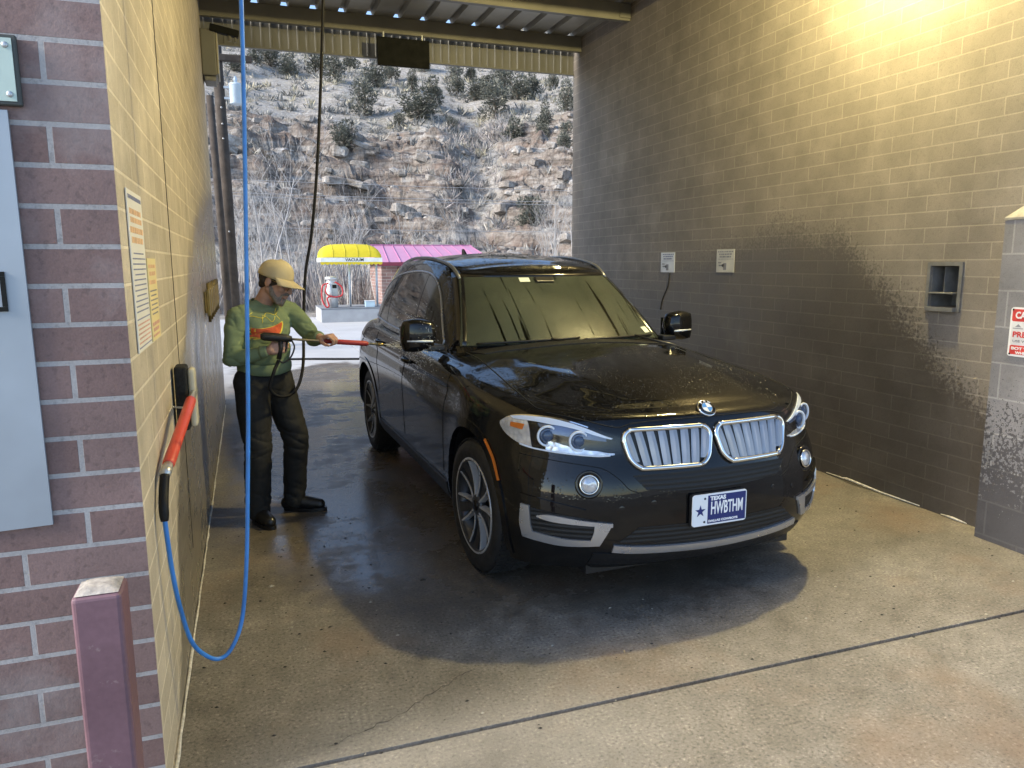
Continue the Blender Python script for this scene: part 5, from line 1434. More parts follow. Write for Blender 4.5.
# ================================================================== PERSON
def V3(*a): return Vector(a)
def blob(name, chains, ells, voxel, mat, parent, smooth=6, fac=.5, disp=None, post=None):
    """one continuous surface grown round tapered limbs (lists of (point, radius)) and ellipsoids (centre, radii, matrix)"""
    mb = MB()
    for ch in chains:
        for (p, r), (q, s) in zip(ch[:-1], ch[1:]):
            bm = bmesh.new()
            for c, rad in ((p, r), (q, s)):
                ret = bmesh.ops.create_icosphere(bm, subdivisions=3 if rad > .03 else 2, radius=rad)
                for v in ret['verts']: v.co += Vector(c)
            h = bmesh.ops.convex_hull(bm, input=list(bm.verts))
            bmesh.ops.delete(bm, geom=[g_ for g_ in set(h['geom_interior']+h['geom_unused']) if isinstance(g_, bmesh.types.BMVert)], context='VERTS')
            bmesh.ops.recalc_face_normals(bm, faces=bm.faces)
            mb.bm(bm)
    for c, rad, m in ells:
        bm = bmesh.new(); bmesh.ops.create_icosphere(bm, subdivisions=4, radius=1)
        for v in bm.verts:
            w = Vector((v.co.x*rad[0], v.co.y*rad[1], v.co.z*rad[2])); v.co = (m @ w if m is not None else w)+Vector(c)
        bmesh.ops.recalc_face_normals(bm, faces=bm.faces); mb.bm(bm)
    o = mb.build(name, mat, parent)
    o.parent = None
    md = o.modifiers.new('r', 'REMESH'); md.mode = 'VOXEL'; md.voxel_size = voxel; md.use_smooth_shade = True
    sm = o.modifiers.new('s', 'SMOOTH'); sm.factor = fac; sm.iterations = smooth
    apply_mods(o)
    me = o.data
    if disp is not None:
        n = len(me.vertices); co = np.empty(n*3); me.vertices.foreach_get('co', co); co = co.reshape(-1, 3)
        no = np.empty(n*3); me.vertices.foreach_get('normal', no); no = no.reshape(-1, 3)
        co = co+no*disp(co)[:, None]; me.vertices.foreach_set('co', co.reshape(-1)); me.update()
    me.polygons.foreach_set('use_smooth', [True]*len(me.polygons))
    if not me.materials: me.materials.append(mat)
    if parent: o.parent = parent
    return o
def frame(f, u):
    f = f.normalized(); s = u.cross(f).normalized(); u = f.cross(s); return Matrix((f, s, u)).transposed()   # columns: forward, left, up

# skeleton (world metres)
FACE = V3(.70, -.71, 0)
NECK, CHEST, BELLY, PELV = V3(.085, 5.12, 1.425), V3(.10, 5.10, 1.27), V3(.085, 5.09, 1.08), V3(.075, 5.10, .935)
RS, RE, RW = V3(-.075, 5.00, 1.355), V3(-.112, 4.93, 1.085), V3(.105, 4.86, 1.135)
LS, LE, LW = V3(.285, 5.22, 1.365), V3(.40, 5.06, 1.19), V3(.425, 4.90, 1.205)
RH, RK, RA = V3(-.005, 5.04, .90), V3(.015, 4.985, .505), V3(-.01, 4.985, .10)
LH, LK, LA = V3(.150, 5.16, .90), V3(.262, 5.10, .51), V3(.228, 5.15, .11)
HC = V3(.180, 5.07, 1.550)
HM = frame(V3(.80, -.50, -.34), V3(.30, -.05, .95)) @ Matrix.Scale(1.09, 3)
def hp(f, s, u): return HC+HM @ V3(f, s, u)

SKIN = NT('skin'); c = SKIN.coord(); SKIN.base(SKIN.ramp(SKIN.noise(c, 22, 4), [(.3, (.36, .20, .145)), (.7, (.46, .275, .205))])); SKIN.setp(Roughness=.5); SKIN.p.inputs['Subsurface Weight'].default_value = .08
SKIN.p.inputs['Subsurface Radius'].default_value = (.012, .004, .002); SKIN = SKIN.m
def hand(wrist, d, nrm, sgn, curl, thumb, spread=.0):
    """finger chains of one hand; d towards the knuckles, nrm out of the back, sgn +1 thumb on +t side"""
    d = d.normalized(); t = d.cross(nrm).normalized()*sgn; nrm = t.cross(d).normalized()*sgn if False else (nrm-d*nrm.dot(d)).normalized()
    out = []; P0 = wrist
    kn = []
    for k, (off, l, r) in enumerate(((.030, .088, .0092), (.010, .092, .0096), (-.010, .088, .0092), (-.029, .078, .0082))):
        b_ = P0+d*l+t*off; kn.append(b_)
        out.append([(P0+t*off*.55+d*.012, .0175), (b_, .0125)])
        ang = 0; p = b_; dd = d; ch = [(p, r+.0015)]
        for ln, cu in zip((.043, .027, .021), curl[k] if hasattr(curl[0], '__len__') else curl):
            ang += cu; dd = (d*math.cos(R(ang))-nrm*math.sin(R(ang))+t*(spread*(off/.03))).normalized()
            p = p+dd*ln*(1.0 if k != 3 else .82); ch.append((p, r*(.97-.06*len(ch))))
        out.append(ch)
    q = P0+d*.028+t*.030-nrm*.006
    a, b2, c2 = thumb
    p1 = q+(d*a[0]+t*a[1]-nrm*a[2]).normalized()*.036; p2 = p1+(d*b2[0]+t*b2[1]-nrm*b2[2]).normalized()*.030; p3 = p2+(d*c2[0]+t*c2[1]-nrm*c2[2]).normalized()*.022
    out.append([(P0+d*.008+t*.012, .018), (q, .0150), (p1, .0125), (p2, .0108), (p3, .0090)])
    return out
# wand line: from the gun's back end to the tip
G0, G1 = V3(.085, 4.838, 1.222), V3(.790, 4.862, 1.150)
WD = (G1-G0).normalized()
ch = [[(NECK+V3(-.005, .01, -.04), .060), (hp(-.025, 0, -.085), .056), (hp(-.02, 0, -.03), .055)],
      [(CHEST, .10), (BELLY, .10), (PELV, .10)], [(RS, .034), (CHEST+V3(-.05, -.01, .04), .055), (CHEST+V3(.05, .05, .04), .055), (LS, .034)],
      [(RS, .036), (RE, .034), (RW, .027)], [(LS, .036), (LE, .034), (LW, .027)],
      [(RH, .08), (RK, .052), (RA, .034), (RA+V3(.035, -.08, -.055), .022)], [(LH, .08), (LK, .052), (LA, .034), (LA+V3(.09, -.035, -.065), .022)]]
# face
ch += [[(hp(.0, .046, -.045), .026), (hp(.066, .012, -.090), .021), (hp(.066, -.012, -.090), .021), (hp(.0, -.046, -.045), .026)],
       [(hp(.084, 0, .020), .009), (hp(.100, 0, -.008), .011), (hp(.108, 0, -.024), .013)], [(hp(.094, .012, -.026), .008), (hp(.094, -.012, -.026), .008)],
       [(hp(.078, .042, .024), .010), (hp(.089, .014, .026), .011), (hp(.089, -.014, .026), .011), (hp(.078, -.042, .024), .010)],
       [(hp(.086, .022, -.053), .006), (hp(.096, 0, -.051), .008), (hp(.086, -.022, -.053), .006)], [(hp(.084, .018, -.063), .006), (hp(.093, 0, -.064), .008), (hp(.084, -.018, -.063), .006)]]
el = [(hp(-.012, 0, .03), (.095, .076, .088), HM), (hp(.028, 0, -.025), (.060, .060, .085), HM), (hp(.060, .036, -.018), (.026, .024, .026), HM), (hp(.060, -.036, -.018), (.026, .024, .026), HM),
      (hp(-.008, .077, -.004), (.018, .007, .030), HM), (hp(-.008, -.077, -.004), (.018, .007, .030), HM)]
# right hand holds the trigger grip, left hand closes over the wand from above
GR = G0+WD*.115+V3(0, 0, -.055)                         # grip centre
rd = (GR+V3(-.055, -.012, .0)-RW)
ch += hand(RW+rd.normalized()*.012, V3(.92, -.05, .22), V3(-.15, -.97, .12), -1, [(18, 40, 30), (52, 75, 50), (56, 78, 50), (58, 80, 50)], ((.55, .8, .25), (.9, .3, .3), (1, .0, .3)))
lh_c = G0+WD*.405
ch += hand(lh_c+V3(-.060, .030, .020)-WD*.0, V3(.62, -.60, .20), V3(.12, -.25, .96), 1, [(48, 72, 55), (50, 74, 55), (50, 74, 55), (48, 72, 55)], ((.5, .65, .6), (.8, .1, .6), (.9, -.2, .4)))
ch += [[(LW, .027), (lh_c+V3(-.055, .035, .020), .024)], [(RW, .027), (RW+rd.normalized()*.02, .024)]]
person = blob('person', ch, el, .0042, SKIN, None, smooth=5, fac=.45)
tag(person, 'man in green sweatshirt and tan cap aiming a pressure wand at the black car', 'person')

# clothing
def ridge(n): return (1-np.abs(2*n-1))**3
def folds(co):
    x, y, z = co.T
    a = ridge(vnoise(x*7+z*6, y*7-z*3, z*15, 5)); b_ = ridge(vnoise(x*15+z*8, y*15, z*26, 8)); c_ = vnoise(x*6, y*6, z*7, 12)-.5
    return -.011*a-.005*b_+.012*c_+.003
def folds_leg(co):
    x, y, z = co.T
    k = np.exp(-((z-.50)/.16)**2)+np.exp(-((z-.14)/.09)**2)+.5*np.exp(-((z-.88)/.10)**2)+.25
    a = ridge(vnoise(x*6, y*6, z*17+x*7, 15)); b_ = ridge(vnoise(x*13, y*13, z*30-x*10, 18))
    return (-.008*a-.0035*b_+.003)*k
SH = NT('green_cotton'); c = SH.coord(); SH.base(SH.mix(.5, SH.ramp(SH.noise(c, 6, 4), [(.3, (.130, .180, .098)), (.7, (.175, .228, .130))]), SH.ramp(SH.noise(c, 260, 2), [(.3, .75), (.7, 1.2)]), 'MULTIPLY')); SH.setp(Roughness=.92); SH.bump(SH.noise(c, 300, 2), .2, .002); SH = SH.m
ex = V3(0, 0, 0)
MF = frame(FACE, V3(0, 0, 1))
sh_ch = [[(RS+V3(.010, .01, -.012), .070), (RE+V3(-.0, 0, 0), .057), (RE.lerp(RW, .5), .051), (RE.lerp(RW, .82), .041)],
         [(LS+V3(-.012, -.005, -.012), .070), (LE, .056), (LE.lerp(LW, .55), .050), (LE.lerp(LW, .82), .041)],
         [(RS+V3(.04, .015, .0), .070), (NECK+V3(-.005, 0, -.045), .075), (LS+V3(-.04, -.01, .0), .070)]]
sh_el = [(CHEST+V3(0, 0, -.01), (.134, .185, .165), MF), (BELLY+V3(.012, -.012, .03), (.146, .172, .17), MF), (PELV+V3(.01, -.005, .085), (.146, .178, .065), MF), (CHEST+V3(-.02, .02, .07), (.10, .19, .09), MF)]
shirt = blob('sweatshirt', sh_ch, sh_el, .0058, SH, person, smooth=9, disp=folds)
b = MB(); m = Matrix.Translation(NECK+V3(.002, -.006, -.018)) @ (HM.to_4x4() if False else frame(V3(.70, -.71, -.55), V3(.36, -.34, .87)).to_4x4())
b.lathe([(.074, -.012), (.080, -.004), (.076, .010), (.069, .012), (.067, .002)], 40, 0, m, closed=True); b.build('collar', SH, shirt)
for A, B2 in ((RE, RW), (LE, LW)):
    b = MB(); p, q = A.lerp(B2, .80), A.lerp(B2, 1.0); b.tube([p, p.lerp(q, .3), p.lerp(q, .8), q], [.042, .040, .037, .034], 20); b.build('cuff', SH, shirt)
b = MB(); vs = []
n = 48
for (zz, r_) in ((.925, .0), (.93, .006), (.955, .012), (.985, .012), (.995, .004)):
    for k in range(n):
        a = 2*math.pi*k/n; q = MF @ V3((.146+r_)*math.cos(a), (.172+r_)*math.sin(a), 0); vs.append(PELV+V3(.01, -.005, 0)+q+V3(0, 0, zz+.045-.935+.006*math.sin(3*a)))
b.add(vs, [(i*n+k, i*n+(k+1) % n, (i+1)*n+(k+1) % n, (i+1)*n+k) for i in range(4) for k in range(n)], 0, True); b.build('hem', SH, shirt)
# printed sunglasses on the chest
bpy.context.view_layer.update()
def torso_only(c):
    q = MF.transposed() @ (c-CHEST); return -.05 < q.x < .185 and abs(q.y) < .185
SBVH = BVHTree.FromPolygons([v.co.copy() for v in shirt.data.vertices], [tuple(p.vertices) for p in shirt.data.polygons if torso_only(p.center)])
S_ = MF @ V3(0, -1, 0)      # towards the viewer's right when facing the chest = wearer's right negative
PC = CHEST+V3(-.03, -.095, -.022)
def chest(u, w, off=.003):
    o_ = PC+(MF @ V3(1, 0, 0))*.6+(MF @ V3(0, 1, 0))*u+V3(0, 0, w); h = SBVH.ray_cast(o_, -(MF @ V3(1, 0, 0)))
    return (h[0]+(MF @ V3(1, 0, 0))*off) if h[0] else PC
def chest_patch(name, outline, mat, off):
    mb = MB(); c_ = (sum(p[0] for p in outline)/len(outline), sum(p[1] for p in outline)/len(outline)); vs = []; rn = 5; n = len(outline)
    for j in range(1, rn+1):
        for p in outline: vs.append(chest(c_[0]+(p[0]-c_[0])*j/rn, c_[1]+(p[1]-c_[1])*j/rn, off))
    vs.append(chest(c_[0], c_[1], off)); F = [(k, (k+1) % n, n*rn) for k in range(n)]
    for j in range(rn-1):
        for k in range(n): F.append((j*n+k, (j+1)*n+k, (j+1)*n+(k+1) % n, j*n+(k+1) % n))
    mb.add(vs, F, 0, True); return mb.build(name, mat, shirt)
def sung(sc, dz=0):
    P = [(-.105, .030), (-.05, .020), (0, .024), (.05, .034), (.105, .052), (.108, .025), (.09, -.012), (.06, -.026), (.03, -.020), (.0, -.022), (-.03, -.036), (-.065, -.042), (-.095, -.022)]
    return [tuple(q) for q in spline([(x*sc, (z-.003)*sc+.003+dz) for x, z in P], 52, True)]
chest_patch('print_border', sung(1.13), plain('print_yellow', (.70, .58, .08), .8), .0035); chest_patch('print_lens', sung(1.0), plain('print_red', (.58, .10, .035), .7, var=.25, scale=30), .005)
py_ = bpy.data.materials['print_yellow']
for P in ([(-.12, .07), (-.07, .10), (-.02, .085), (.02, .115), (.07, .10), (.12, .125)], [(-.10, .045), (-.12, .085), (-.05, .12)], [(.10, .07), (.08, .105), (.12, .14)], [(-.03, .055), (-.01, .10), (.03, .06), (.06, .09)]):
    b = MB(); b.tube([chest(q[0], q[1], .002) for q in spline(P, 24)], .0022, 5); b.build('print_scribble', py_, shirt)

TR_ = NT('black_canvas'); c = TR_.coord(); TR_.base(TR_.ramp(TR_.noise(c, 5, 4), [(.3, (.007, .007, .0065)), (.7, (.014, .0135, .012))])); TR_.setp(Roughness=.8); TR_.bump(TR_.noise(c, 220, 2), .2, .002); TR_ = TR_.m
tr_ch = [[(RH+V3(.0, .0, .02), .112), (RH.lerp(RK, .45), .108), (RK, .090), (RK.lerp(RA, .5), .086), (RA+V3(.003, -.006, .0), .082), (RA+V3(.006, -.014, -.02), .076)],
         [(LH+V3(.0, .0, .02), .112), (LH.lerp(LK, .45), .104), (LK, .086), (LK.lerp(LA, .5), .080), (LA+V3(.003, -.004, .0), .079), (LA+V3(.010, -.008, -.028), .072)]]
tr_el = [(PELV+V3(0, 0, -.02), (.135, .165, .12), MF)]
trs = blob('trousers', tr_ch, tr_el, .0065, TR_, person, smooth=7, disp=folds_leg)
BT_ = plain('black_boot', (.009, .009, .010), .4, var=.3, bump=.1)
for A, dv in ((RA, V3(.40, -.92, 0)), (LA, V3(.93, -.36, 0))):
    dv = dv.normalized(); base = V3(A.x, A.y, 0); sd = V3(-dv.y, dv.x, 0)
    c1 = [[(A+V3(0, 0, .05), .058), (A+V3(0, 0, -.02), .056)], [(base-dv*.045+V3(0, 0, .052), .047), (base+dv*.06+V3(0, 0, .058), .050), (base+dv*.135+V3(0, 0, .047), .043), (base+dv*.175+V3(0, 0, .043), .038)]]
    bo = blob('boot', c1, [], .006, BT_, person, smooth=4)
    b = MB(); ol = []
    for k in range(36):
        a = 2*math.pi*k/36; f_ = .075+.150*math.cos(a); w_ = .050*math.sin(a)*(1+.12*math.cos(a)); ol.append((f_, w_))
    m = Matrix((dv, sd, V3(0, 0, 1))).transposed().to_4x4(); m.translation = base+V3(0, 0, .0005)
    b.prism([(x, y) for x, y in ol], .024, 0, m); b.build('sole', BT_, bo)
# head wear and hair
HAIR = plain('dark_hair', (.035, .024, .018), .8, var=.4, scale=40, bump=.4); BEARD = plain('grey_beard', (.22, .185, .155), .9, var=.4, scale=45, bump=.7)
blob('hair', [[(hp(-.035, .060, -.005), .028), (hp(-.058, .03, -.03), .030), (hp(-.058, -.03, -.03), .030), (hp(-.035, -.060, -.005), .028)]], [(hp(-.016, 0, .02), (.094, .079, .070), HM)], .006, HAIR, person, smooth=4)
blob('beard', [[(hp(.012, .058, -.030), .014), (hp(.030, .050, -.062), .020), (hp(.062, .022, -.096), .022), (hp(.062, -.022, -.096), .022), (hp(.030, -.050, -.062), .020), (hp(.012, -.058, -.030), .014)],
               [(hp(.080, .030, -.052), .008), (hp(.097, .010, -.038), .0085), (hp(.097, -.010, -.038), .0085), (hp(.080, -.030, -.052), .008)], [(hp(.086, .0, -.078), .012), (hp(.076, 0, -.104), .018)], [(hp(.075, .028, -.055), .010), (hp(.07, .026, -.08), .012)], [(hp(.075, -.028, -.055), .010), (hp(.07, -.026, -.08), .012)]], [], .0045, BEARD, person, smooth=3,
     disp=lambda co: .005*(vnoise(co[:, 0]*120, co[:, 1]*120, co[:, 2]*60, 3)-.5))
EYE = plain('eye_white', (.6, .58, .55), .2); PUP = plain('eye_dark', (.02, .015, .012), .2)
for s_ in (1, -1):
    b = MB(); b.ellipsoid(hp(.0775, s_*.031, .006), (.0125,)*3, 16); e_ = b.build('eye', EYE, person)
    b = MB(); b.ellipsoid(hp(.0868, s_*.032, .004), (.0052,)*3, 12); b.build('pupil', PUP, e_)
CAPM = NT('cap_cotton'); c = CAPM.coord(); CAPM.base(CAPM.ramp(CAPM.noise(c, 9, 4), [(.3, (.46, .385, .235)), (.7, (.56, .475, .30))])); CAPM.setp(Roughness=.9); CAPM.bump(CAPM.noise(c, 320, 2), .2, .002); CAPM = CAPM.m
b = MB(); vs = []; nr_, na_ = 10, 40
for i in range(nr_+1):
    t_ = i/nr_; th = math.pi/2*(1-t_)*1.02 if False else math.pi/2*t_
    for k in range(na_):
        a = 2*math.pi*k/na_; ca, sa = math.cos(a), math.sin(a)
        pan = 1+.006*math.cos(6*a)
        rr_ = math.sin(th)**.85*pan; hh = math.cos(th)
        vs.append(hp(-.012+.106*rr_*ca, .0885*rr_*sa, .040+.096*hh**.9*(1+.06*ca) if hh > 1e-6 else .040))
F = [(i*na_+k, i*na_+(k+1) % na_, (i+1)*na_+(k+1) % na_, (i+1)*na_+k) for i in range(1, nr_) for k in range(na_)]
F += [(0, na_+(k+1) % na_, na_+k) for k in range(na_)]
base_i = nr_*na_
for k in range(na_): vs.append(HC+HM @ V3(-.012+.106*math.cos(2*math.pi*k/na_), .0885*math.sin(2*math.pi*k/na_), .022-.010*math.cos(2*math.pi*k/na_)*0))
F += [(base_i+k, base_i+(k+1) % na_, base_i+na_+(k+1) % na_, base_i+na_+k) for k in range(na_)]
b.add(vs, F, 0, True); cap_ = b.build('cap', CAPM, person, weld=True); cap_.modifiers.new('s', 'SOLIDIFY').thickness = .004; apply_mods(cap_)
b = MB(); vs = []; nb = 17; mr = 7
for j in range(mr+1):
    u = j/mr
    for k in range(nb):
        a = R(-68+136*k/(nb-1)); r0x, r0y = .106*math.cos(a)-.012, .0885*math.sin(a)
        ext_ = .088*math.cos(a*1.15)**.55 if math.cos(a*1.15) > 0 else 0
        y_ = r0y*(1+.05*u); x_ = r0x+ext_*u
        vs.append(hp(x_, y_, .030-.020*u-3.2*y_*y_*(.35+.65*u)+.012))
F = [(j*nb+k, j*nb+k+1, (j+1)*nb+k+1, (j+1)*nb+k) for j in range(mr) for k in range(nb-1)]
b.add(vs, F, 0, True); br = b.build('brim', CAPM, cap_); br.modifiers.new('s', 'SOLIDIFY').thickness = .004; apply_mods(br)
b = MB(); b.ellipsoid(hp(-.012, 0, .138), (.008, .008, .006), 12); b.build('button', CAPM, cap_)
GOLD = plain('gold_wire', (.55, .42, .18), .25, .9); b = MB()
for s_ in (1, -1):
    ring = [hp(.104-.25*abs(.031*s_+.021*math.cos(a)*s_)**1.6*4, s_*.031+.021*math.cos(a), .002+.016*math.sin(a)) for a in np.linspace(0, 2*math.pi, 25)]
    b.tube(ring, .0013, 5); b.tube([hp(.088, s_*.054, .008), hp(.05, s_*.072, .012), hp(-.005, s_*.080, .016)], .0014, 5)
b.tube([hp(.102, .010, .006), hp(.106, 0, .009), hp(.102, -.010, .006)], .0013, 5); b.build('glasses', GOLD, person)

# ================================================================== PROPS
# ---- pressure wand in the man's hands
wd = empty('pressure_wand', G0, 0, 'black trigger gun with red sleeved lance in the hands of the man', 'spray gun')
QW = WD.to_track_quat('X', 'Z').to_matrix()
def gw(x, y, z): return QW @ V3(x, y, z)
WM = QW.to_4x4()
b = MB(); b.tube([gw(-.02, 0, .004), gw(.0, 0, .006), (gw(.06, 0, .006)), gw(.13, 0, .004), gw(.165, 0, .0)], [.016, .026, .027, .025, .018], 14)
b.build('gun_body', plain('gun_black', (.013, .013, .014), .5, var=.3, bump=.1), wd)
b = MB(); b.tube([gw(.10, 0, -.01), gw(.105, 0, -.06), gw(.095, 0, -.13)], [.016, .015, .014], 10); b.build('grip', bpy.data.materials['gun_black'], wd)
b = MB(); b.tube([gw(v_[0], 0, v_[1]) for v_ in spline([(.165, -.008), (.185, -.05), (.165, -.115), (.125, -.15), (.098, -.135)], 20)], .0055, 7); b.build('trigger_guard', bpy.data.materials['gun_black'], wd)
b = MB(); b.tube([gw(.14, 0, -.02), gw(.136, 0, -.055), gw(.128, 0, -.085)], [.006, .006, .004], 6); b.build('trigger', bpy.data.materials['gun_black'], wd)
Lw = (G1-G0).length
b = MB(); b.cyl(gw(.166, 0, 0), gw(Lw, 0, 0), .0075, 12); b.build('lance', plain('lance_steel', (.50, .47, .38), .3, .8), wd)
b = MB(); b.tube([gw(.44, 0, 0), gw(.45, 0, 0), gw(.63, 0, 0), gw(.645, 0, 0)], [.012, .0165, .0165, .010], 14); b.build('sleeve', plain('red_rubber', (.38, .035, .03), .5, var=.15), wd)
b = MB(); b.tube([gw(.335, 0, 0), gw(.345, 0, 0), gw(.44, 0, 0)], [.010, .0155, .0155], 14); b.build('sleeve', bpy.data.materials['red_rubber'], wd)
b = MB(); b.tube([gw(Lw, 0, 0), gw(Lw+.03, 0, 0), gw(Lw+.034, 0, 0)], [.0105, .0105, .006], 12); b.build('nozzle', plain('brass', (.5, .36, .13), .3, .9), wd)
# water fan leaving the nozzle
SP = NT('spray'); SP.n.remove(SP.p); tb = SP.new('BsdfTransparent'); df = SP.new('BsdfDiffuse'); df.inputs[0].default_value = (.9, .92, .95, 1); mx = SP.new('MixShader'); mx.inputs[0].default_value = .35
SP.lk(tb.outputs[0], mx.inputs[1]); SP.lk(df.outputs[0], mx.inputs[2]); SP.lk(mx.outputs[0], SP.out.inputs[0])
b = MB(); rg = random.Random(4); tip = G1+WD*.035
for k in range(260):
    u = rg.random()**.8; L_ = .30*u; sp_ = .012+.10*u; p = tip+WD*L_+V3(rg.gauss(0, .02)*u, rg.gauss(0, sp_*.4), rg.gauss(0, sp_*.28))
    r_ = rg.uniform(.0008, .0022); b.tube([p, p+WD*rg.uniform(.006, .03)], [r_, r_*.5], 4)
for k in range(700):
    p = V3(1.085-abs(rg.gauss(0, .05)), 4.87+rg.gauss(0, .22), 1.12+rg.gauss(0, .11)); r_ = rg.uniform(.0007, .0018); b.tube([p, p+V3(-.004, 0, .004)], [r_, r_*.6], 4)
o = b.build('water_spray', SP.m); tag(o, kind='stuff')
# black hose feeding the gun from the ceiling boom
gh = empty('pressure_hose', (.62, 5.62, 4.36), 0, 'black rubber hose hanging from the ceiling down to the wand of the man', 'hose')
ge = G0+gw(.094, 0, -.135)
P = [V3(.645, 5.60, 4.36), V3(.61, 5.60, 3.457), V3(.532, 5.60, 2.461), V3(.466, 5.60, 1.908), V3(.405, 5.58, 1.60), V3(.37, 5.50, 1.25), V3(.34, 5.30, .98), V3(.27, 5.0, .86), V3(.17, 4.87, .84), V3(.105, 4.83, .90), V3(.13, 4.82, 1.0), ge+V3(-.012, 0, -.03), ge]
b = MB(); b.tube([Vector(p)-Vector((.62, 5.62, 4.36)) for p in spline([tuple(p) for p in P], 110)], .0105, 10); b.build('hose', M['black_rubber'], gh)
b = MB(); b.bevbox((-.01, -.03, .0), (.06, .03, .02), .004); b.cyl((.025, -.02, -.06), (.025, -.02, .0), .016, 10); b.build('swivel', M['steel'], gh)

# ---- foam brush on the left wall with its blue hose
fb = empty('foam_brush', (-.26, 3.42, 1.10), 0, 'foam brush with red handle hooked on the tan left wall', 'brush')
fb.location = (0, 0, 0)
BR = plain('bristle_black', (.010, .010, .010), .9, var=.4, scale=60, bump=.6)
by0, by1, bz0, bz1 = 3.385, 3.475, .985, 1.235
b = MB(); b.bevbox((XL+.012, by0-.012, bz0-.012), (XL+.062, by1+.012, bz1+.012), .012, seg=3); bh_ = b.build('bristles', BR, fb)
b = MB(); b.bevbox((XL+.0635, by0, bz0), (XL+.092, by1, bz1), .013, seg=3); b.build('head', plain('brush_cream', (.52, .48, .36), .45, var=.1), fb)
HA, HB = V3(XL+.082, by0-.145, 1.128), V3(XL+.034, 2.69, .995)
b = MB(); b.tube([V3(XL+.085, by1-.02, 1.135), HA, HA.lerp(HB, .04)], [.012, .015, .018], 12); b.build('neck', plain('alu', (.55, .54, .50), .35, .7), fb)
b = MB(); b.tube([HA.lerp(HB, .0), HA.lerp(HB, .02), HA.lerp(HB, .96), HA.lerp(HB, .98)], [.017, .0205, .0205, .017], 14); b.build('handle', plain('red_handle', (.62, .075, .045), .4, var=.08), fb)
b = MB(); b.tube([HA.lerp(HB, .98), HA.lerp(HB, 1.05), HA.lerp(HB, 1.10)], [.016, .019, .017], 12); b.build('coupling', bpy.data.materials['alu'], fb)
b = MB(); q0 = HA.lerp(HB, 1.10); P = spline([tuple(q0), (XL+.026, 2.60, .935), (XL+.026, 2.565, .895), (XL+.027, 2.555, .85)], 16); b.tube([Vector(p) for p in P], [.0155]*13+[.0145, .013, .012], 10); b.build('boot', M['black_rubber'], fb)
b = MB(); b.tube([V3(XL+.002, by0-.05, 1.085), V3(XL+.07, by0-.06, 1.08), V3(XL+.075, by0-.06, 1.12)], .005, 6); b.build('hook', M['steel'], fb)
BLU = plain('blue_hose', (.045, .22, .62), .35, var=.22, scale=9)
b = MB(); P = [(XL+.027, 2.555, .86), (XL+.034, 2.575, .68), (XL+.046, 2.615, .52), (XL+.068, 2.68, .36), (XL+.11, 2.725, .275), (-.165, 2.75, .245), (-.125, 2.77, .27), (-.085, 2.80, .36), (-.058, 2.83, .56), (-.036, 2.87, .86), (-.018, 2.90, 1.15), (-.002, 2.91, 1.5), (.018, 2.92, 1.95), (.034, 2.92, 2.35), (.046, 2.92, 2.8), (.06, 2.92, 3.5), (.07, 2.92, 4.34)]
hz = empty('blue_hose', (.07, 2.92, 4.36), 0, 'bright blue hose looping from the ceiling to the foam brush', 'hose')
b.tube([Vector(p)-Vector((.07, 2.92, 4.36)) for p in spline(P, 120)], .0078, 12); b.build('hose', BLU, hz)
b = MB(); b.bevbox((-.04, -.04, -.005), (.04, .04, .0135), .004); b.cyl((0, 0, -.06), (0, 0, -.005), .016, 10); b.build('swivel', M['steel'], hz)

# ---- sheets and signs
PAPER = plain('paper_white', (.70, .68, .62), .6, var=.04); PAPY = plain('paper_yellow', (.72, .60, .30), .6, var=.05)
INKB = plain('ink_blue', (.20, .22, .34), .6); INKR = plain('ink_red', (.62, .36, .28), .6); INKG = plain('ink_grey', (.22, .22, .25), .6); INKO = plain('ink_orange', (.72, .46, .26), .6)
def wall_sheet(name, label, y0, y1, z0, z1, mat, x=XL, sgn=1):
    o = empty(name, (x, (y0+y1)/2, (z0+z1)/2), 0, label, 'sign'); h, w = (z1-z0)/2, (y1-y0)/2
    b = MB(); b.bevbox((.002*sgn if sgn > 0 else -.006, -w, -h), (.006 if sgn > 0 else -.002, w, h), .0008, seg=1); b.build('panel', mat, o); return o, w, h
def lines(o, w, rows, mat, name, sgn=1, pad=.02, seed=1):
    """small print too fine to read in the photograph: broken dashes of word length"""
    rg = random.Random(seed); b = MB(); x0, x1 = (.0062, .0068) if sgn > 0 else (-.0068, -.0062)
    for z, th, ind in rows:
        y = -w+pad+ind
        while y < w-pad-ind-.012:
            l = min(rg.uniform(.012, .045), w-pad-ind-y); b.box((x0, y, z-th/2), (x1, y+l, z+th/2)); y += l+.007
    return b.build(name, mat, o)
o, w, h = wall_sheet('instruction_sign', 'tall white instruction sheet at the front edge of the tan left wall', 2.47, 2.80, 1.405, 1.890, PAPER)
lines(o, w, [(.225, .006, 0), (.219, .006, 0)], INKB, 'header_rule', seed=2)
lines(o, w, [(.18, .016, .01), (.155, .016, .02), (.125, .018, .0), (.095, .018, .02)], INKO, 'headline', seed=3)
lines(o, w, [(.055-.016*k, .0042, .0 if k % 4 else .03) for k in range(12)], INKB, 'small_print', seed=4)
b = MB(); b.box((.0062, -w+.012, -.146), (.0068, w-.012, -.142)); b.box((.0062, -w+.012, -.232), (.0068, w-.012, -.228)); b.build('rule', INKB, o)
lines(o, w, [(-.16-.014*k, .005, .01*(k % 2)) for k in range(5)], INKR, 'warning_print', seed=5)
o, w, h = wall_sheet('notice_sign', 'narrow yellow notice beside the tall white instruction sheet', 2.835, 3.085, 1.405, 1.690, PAPY)
lines(o, w, [(.115, .012, 0), (.09, .014, .02), (.06, .014, .0)], INKO, 'headline', seed=6)
